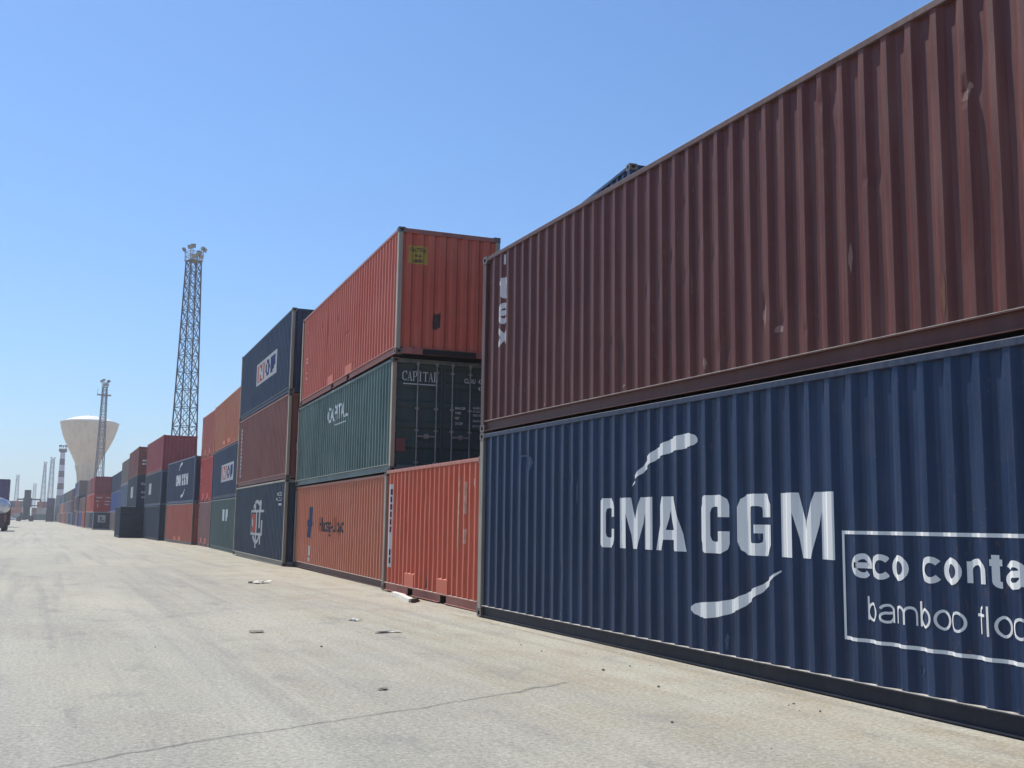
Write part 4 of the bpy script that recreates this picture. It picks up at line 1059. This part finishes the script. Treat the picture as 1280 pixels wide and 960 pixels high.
prof_ = [(r_*.965, z_) for r_, z_ in [(3.35, 0), (2.95, 4), (2.85, 9), (2.95, 14), (3.35, 18), (4.2, 21), (5.05, 23), (6.05, 25), (7.5, 27.6), (8.75, 30.2), (9.8, 32.9), (10.5, 35.3), (10.85, 37.0)]]
bm = bmesh.new(); lathe(bm, prof_, 72, cap=False); obj('tank', bm, M('concrete'), root, smooth=True)
bm = bmesh.new(); lathe(bm, [(10.48, 36.9), (10.62, 36.95), (10.62, 37.35), (10.4, 37.4)], 72, cap=False); obj('rim', bm, M('concrete'), root)
bm = bmesh.new(); lathe(bm, [(10.42, 37.35), (8.8, 38.1), (6.5, 38.95), (4, 39.6), (2, 39.95), (.5, 40.05), (.5, 40.4), (.05, 40.45)], 72); obj('dome', bm, M('white_roof'), root, smooth=True)
for i in range(12):
    t = 2*math.pi*i/12; bm = bmesh.new()
    for j in range(len(prof_)-1):
        if prof_[j][1] < 21: pass
    pts = [(r_+.12, z_) for r_, z_ in prof_ if z_ <= 21]
    for (r1, z1), (r2, z2) in zip(pts, pts[1:]): bar(bm, (r1*math.cos(t), r1*math.sin(t), z1), (r2*math.cos(t), r2*math.sin(t), z2), .32)
    obj('rib', bm, M('concrete'), root)

# ------------------------------------------------------------------ container lift truck far down the yard
p = at(31, 648, 345)
MAT['truck_teal'] = plain('dark_teal_machine_paint', (.04, .075, .085), .5); MAT['mast_dark'] = plain('dark_mast_steel', (.035, .035, .065), .5)
MAT['glass'] = plain('dark_glass', (.03, .04, .05), .15, 0, .1, 2, .6); MAT['tyre'] = plain('tyre_rubber', (.015, .015, .016), .85)
root = empty('lift_truck', (p.x, p.y, gz(p.y)), .12); tag(root, 'dark teal container lift truck with a tall mast and a raised empty spreader', 'lift truck')
obj('chassis', bevel_all(boxes((-1.9, 1.9, -3.2, 2.6, .7, 1.9)), .1), M('truck_teal'), root)
obj('engine_cover', bevel_all(boxes((-1.5, 1.5, .2, 2.5, 1.9, 2.9)), .15), M('truck_teal'), root)
cb = obj('cab', bevel_all(boxes((-.9, .9, -1.6, .1, 1.9, 4.1)), .1), M('truck_teal'), root)
obj('cab_window', boxes((-.75, .75, -1.64, -1.60, 2.7, 3.9)), M('glass'), cb); obj('cab_window', boxes((-.94, -.90, -1.4, -.1, 2.7, 3.9)), M('glass'), cb)
for sx_ in (-1, 1):
    for yy, r_ in ((-2.3, .85), (2.0, .7)):
        bm = bmesh.new(); bar(bm, (sx_*1.45, yy, r_), (sx_*2.3, yy, r_), r_, 20); obj('wheel', bm, M('tyre'), root)
bm = boxes((-1.0, -.62, -3.6, -3.1, .5, 10.2), (.62, 1.0, -3.6, -3.1, .5, 10.2), (-.60, .60, -3.40, -3.34, .6, 9.9), (-.62, .62, -3.55, -3.15, 9.6, 10.2), (-.62, .62, -3.55, -3.15, 6.6, 7.0), (-.62, .62, -3.55, -3.15, 3.6, 4.0), (-.62, .62, -3.55, -3.15, .9, 1.3))
obj('mast', bm, M('mast_dark'), root)
obj('mast_cylinder', boxes((-.25, -.05, -3.4, -3.2, 1, 9.6), (.05, .25, -3.4, -3.2, 1, 9.6)), M('mast_dark'), root)
obj('carriage', boxes((-1.3, 1.3, -3.95, -3.62, 4.6, 7.6)), M('mast_dark'), root)
obj('spreader', boxes((-3.0, 3.9, -4.3, -3.97, 6.9, 7.35), (-.9, 3.2, -4.3, -3.97, 5.0, 5.3), (3.6, 4.1, -4.35, -3.95, 6.4, 7.0), (-3.2, -2.8, -4.35, -3.95, 6.4, 7.0)), M('mast_dark'), root)

# trailer with a dark container, seen from behind
p = at(62.3, 648, 335)
root = empty('semi_trailer', (p.x, p.y, gz(p.y)), 0); tag(root, 'parked trailer carrying a dark navy container, seen from behind by the end of the row', 'trailer')
obj('bed', boxes((-1.2, 1.2, 0, 12.2, 1.0, 1.25)), M('mast_dark'), root)
for yy in (1.2, 2.5):
    for sx_ in (-1, 1):
        bm = bmesh.new(); bar(bm, (sx_*.75, yy, .5), (sx_*1.22, yy, .5), .5, 16); obj('wheel', bm, M('tyre'), root)
obj('bumper', boxes((-1.2, 1.2, -.06, -.001, .55, .7)), M('mast_dark'), root)
far_container('dark navy container riding on the parked trailer near the end of the row', p.x, p.y+L40/2, gz(p.y)+1.27, 0, 'ink', L40, STD, 'door', group='containers at the far end of the yard')

# white parked car
def car(label, x, y, rz, body):
    root = empty('parked_car', (x, y, gz(y)), rz); tag(root, label, 'car')
    sidep = [(-2.1, .35), (-2.12, .75), (-1.95, .92), (-1.2, .98), (-.55, 1.42), (.75, 1.45), (1.45, 1.0), (2.05, .92), (2.12, .6), (2.1, .35)]
    bm = bmesh.new(); A = [bm.verts.new((u, -.84 if v < 1.2 else -.66, v)) for u, v in sidep]; B = [bm.verts.new((u, .84 if v < 1.2 else .66, v)) for u, v in sidep]
    bm.faces.new(A); bm.faces.new(B[::-1])
    for i in range(len(A)): j = (i+1) % len(A); bm.faces.new((A[i], B[i], B[j], A[j]))
    obj('body', bm, body, root)
    for sy in (-1, 1):
        bm = bmesh.new(); V = [bm.verts.new((u, sy*(.845 if v < 1.1 else .70), v)) for u, v in ((-1.1, 1.0), (-.5, 1.36), (.7, 1.38), (1.3, 1.0))]; bm.faces.new(V); obj('side_window', bm, M('glass'), root)
        for ux in (-1.3, 1.35):
            bm = bmesh.new(); bar(bm, (ux, sy*.66, .32), (ux, sy*.87, .32), .32, 18); obj('wheel', bm, M('tyre'), root)
    return root
p = at(17.5, 648, 400)
car('white car parked side-on in front of the distant orange containers', p.x, p.y, .1, plain('white_car_paint', (.75, .77, .74), .35, 0, .05))
p = at(36, 648, 440); car('small dark car parked beyond the lift truck', p.x+1.5, p.y, .05, plain('dark_green_car_paint', (.05, .07, .06), .35, 0, .05))

# tank truck entering at the left edge
p = at(9.6, 664, 122)
root = empty('tank_truck', (p.x-1.25, p.y, gz(p.y)), 0); tag(root, 'tank truck with a polished silver barrel over a dark maroon rear', 'truck')
MAT['silver'] = plain('polished_silver_tank', (.62, .62, .64), .32, .55, .06, 1.5); MAT['truck_maroon'] = plain('dark_maroon_truck_paint', (.065, .02, .035), .4)
bm = bmesh.new(); n = 28; rings = []
for yy, f_ in ((-.36, .06), (-.34, .30), (-.27, .58), (-.16, .82), (0, .97), (.05, 1.0), (8.0, 1.0), (8.2, .8)):
    rings.append([bm.verts.new((1.2*f_*math.cos(2*math.pi*i/n), yy, 2.95+.98*f_*math.sin(2*math.pi*i/n))) for i in range(n)])
for a, b_ in zip(rings, rings[1:]):
    for i in range(n): bm.faces.new((a[i], a[(i+1) % n], b_[(i+1) % n], b_[i]))
bm.faces.new(rings[0]); bm.faces.new(rings[-1][::-1])
obj('tank', bm, M('silver'), root, smooth=True)
obj('rear_body', bevel_all(boxes((-1.05, .80, .1, .9, .35, 2.0)), .04), M('truck_maroon'), root)
obj('chassis', boxes((-.5, .5, .9, 11, .7, 1.1)), M('mast_dark'), root)
obj('cradle', boxes((-.8, .8, 1.0, 7.8, 1.1, 1.95)), M('truck_maroon'), root)
obj('cab', bevel_all(boxes((-1.2, 1.2, 8.7, 11, .6, 3.1)), .12), M('truck_maroon'), root)
for yy in (1.7, 3.0, 9.6):
    for sx_ in (-1, 1):
        bm = bmesh.new(); bar(bm, (sx_*.5, yy, .5), (sx_*.98, yy, .5), .5, 20); obj('wheel', bm, M('tyre'), root)
obj('bumper', boxes((-1.1, .86, -.05, .05, .42, .62)), M('mast_dark'), root)
MAT['lamp_red'] = plain('red_lamp_glass', (.25, .02, .015), .3)
for ux in (-.9, .62): obj('tail_lamp', boxes((ux, ux+.16, .06, .098, .8, .95)), M('lamp_red'), root)

# ------------------------------------------------------------------ litter
MAT['bleached_wood'] = plain('bleached_wood', (.66, .62, .54), .8, 0, .15, 12)
MAT['paper'] = plain('crumpled_paper', (.62, .60, .54), .8, 0, .12, 8)
MAT['stone'] = plain('yard_stone', (.16, .145, .12), .9, 0, .4, 20)
MAT['rag'] = plain('dusty_rag', (.20, .185, .155), .95, 0, .3, 14)
MAT['stone_pale'] = plain('pale_yard_stone', (.5, .47, .42), .9, 0, .3, 20)
def plank(label, pts, w, h, mat, z, name, cat):
    bm = bmesh.new(); rd = random.Random(len(label)); A = []
    for i, (px_, py_) in enumerate(pts):
        a = Vector(pts[max(0, i-1)]); b_ = Vector(pts[min(len(pts)-1, i+1)]); d = (b_-a).normalized(); nn = Vector((-d.y, d.x))*w*(.5+.5*rd.random())
        zz = z+rd.uniform(0, h*.4)
        A.append([bm.verts.new((px_+nn.x, py_+nn.y, z+.004)), bm.verts.new((px_+nn.x*.9, py_+nn.y*.9, zz+h)), bm.verts.new((px_-nn.x*.9, py_-nn.y*.9, zz+h*.9)), bm.verts.new((px_-nn.x, py_-nn.y, z+.004))])
    for a, b_ in zip(A, A[1:]):
        for i in range(4): bm.faces.new((a[i], a[(i+1) % 4], b_[(i+1) % 4], b_[i]))
    bm.faces.new(A[0][::-1]); bm.faces.new(A[-1])
    return tag(obj(name, bm, mat), label, cat)
a = at(491, 744, 1); 
def gp(px, py, zz=None):
    d = fw*F_PX + rt*(px-640) - up*(py-480); t = -CAM_H/d.z
    q = Vector((0, 0, CAM_H))+d*t
    t = (gz(q.y)-CAM_H)/d.z; return (Vector((0, 0, CAM_H))+d*t)
q0, q1 = gp(491.5, 744.5), gp(514, 753)
plank('bleached broken plank lying at the foot of the short tomato red container', [tuple(q0.xy), tuple((q0.xy*.6+q1.xy*.4)+Vector((.04, .02))), tuple(q0.xy*.3+q1.xy*.7), tuple(q1.xy)], .07, .07, M('bleached_wood'), gz(q0.y), 'broken_plank', 'plank')
q2 = gp(517, 750); plank('splintered wood offcut against the end of the bleached plank', [tuple(q1.xy+Vector((-.02, -.12))), tuple((q1.xy+q2.xy)/2+Vector((.08, -.05))), tuple(q2.xy+Vector((.08, .05)))], .04, .06, M('scar_dark'), gz(q1.y), 'wood_offcut', 'wood')
def crumple(label, px, py, sx_, sy_, h, mat, name='paper_scrap', cat='litter', seed=0, group=None):
    q = gp(px, py); rd = random.Random(seed); bm = bmesh.new(); n = 6
    g_ = [[bm.verts.new((sx_*(i/(n-1)-.5)+rd.uniform(-.02, .02), sy_*(j/(n-1)-.5)+rd.uniform(-.02, .02), .006+h*rd.random())) for i in range(n)] for j in range(n)]
    for j in range(n-1):
        for i in range(n-1): bm.faces.new((g_[j][i], g_[j][i+1], g_[j+1][i+1], g_[j+1][i]))
    o = obj(name, bm, mat, None, (q.x, q.y, gz(q.y))); o.rotation_euler = (0, 0, rd.uniform(0, 3)); return tag(o, label, cat, group)
crumple('crumpled pale paper on the open ground in front of the dark navy container', 325, 729, .55, .32, .06, M('paper'), seed=3)
crumple('small pale paper scrap on the ground in front of the orange container', 443, 776, .20, .14, .03, M('paper'), seed=4)
crumple('flat sandy cardboard scrap in front of the tomato red container', 484, 791, .36, .10, .02, M('stone_pale'), 'cardboard_scrap', 'litter', 5)
crumple('dark flattened rag on the open concrete left of the crack', 320, 790, .30, .18, .008, M('rag'), 'rag', 'litter', 6)
crumple('small dark rag on the concrete just above the long crack', 478, 862, .10, .08, .010, M('rag'), 'rag', 'litter', 7)
rd = random.Random(5)
STN = [(1017, 866, .022, 1, 'white pebble at the foot of the navy container'), (754, 838, .02, 0, 'dark pebble on the sandy strip below the navy container'), (823, 859, .015, 0, 'tiny pebble near the navy container')]
for k_ in range(8):
    STN.append((rd.uniform(180, 1240), rd.uniform(770, 950), rd.uniform(.006, .016), rd.random() < .4, None))
for k_ in range(14):
    STN.append((rd.uniform(640, 1150), 0, rd.uniform(.005, .012), rd.random() < .5, None))
for px, py, r_, pale_, lb in STN:
    if py == 0: py = 782+(px-640)*.225+rd.uniform(3, 26)
    q = gp(px, py); 
    if q.x > 6.3: continue
    bm = bmesh.new(); bmesh.ops.create_icosphere(bm, subdivisions=1, radius=r_)
    for v in bm.verts: v.co *= rd.uniform(.7, 1.3); v.co.z *= .7
    o = obj('pebble', bm, M('stone_pale') if pale_ else M('stone'), None, (q.x, q.y, gz(q.y)+r_*.35))
    if lb: tag(o, lb, 'pebble')
    else: tag(o, '%s pebble lying loose on the open concrete of the yard' % ('pale' if pale_ else 'dark'), 'pebble', '%s pebbles scattered over the yard' % ('pale' if pale_ else 'dark'))

# ------------------------------------------------------------------ the hot, slightly dusty air of the yard
hz = boxes((-700, 900, -250, 1400, -1.6, 60))
m = bpy.data.materials.new('dusty_air'); m.use_nodes = True; t = m.node_tree
for n_ in list(t.nodes):
    if n_.type == 'BSDF_PRINCIPLED': t.nodes.remove(n_)
pv = t.nodes.new('ShaderNodeVolumePrincipled'); pv.inputs['Color'].default_value = (.93, .95, 1, 1); pv.inputs['Density'].default_value = .0005; pv.inputs['Anisotropy'].default_value = .3
t.links.new(pv.outputs[0], t.nodes['Material Output'].inputs['Volume'])
tag(obj('haze', hz, m), kind='stuff')
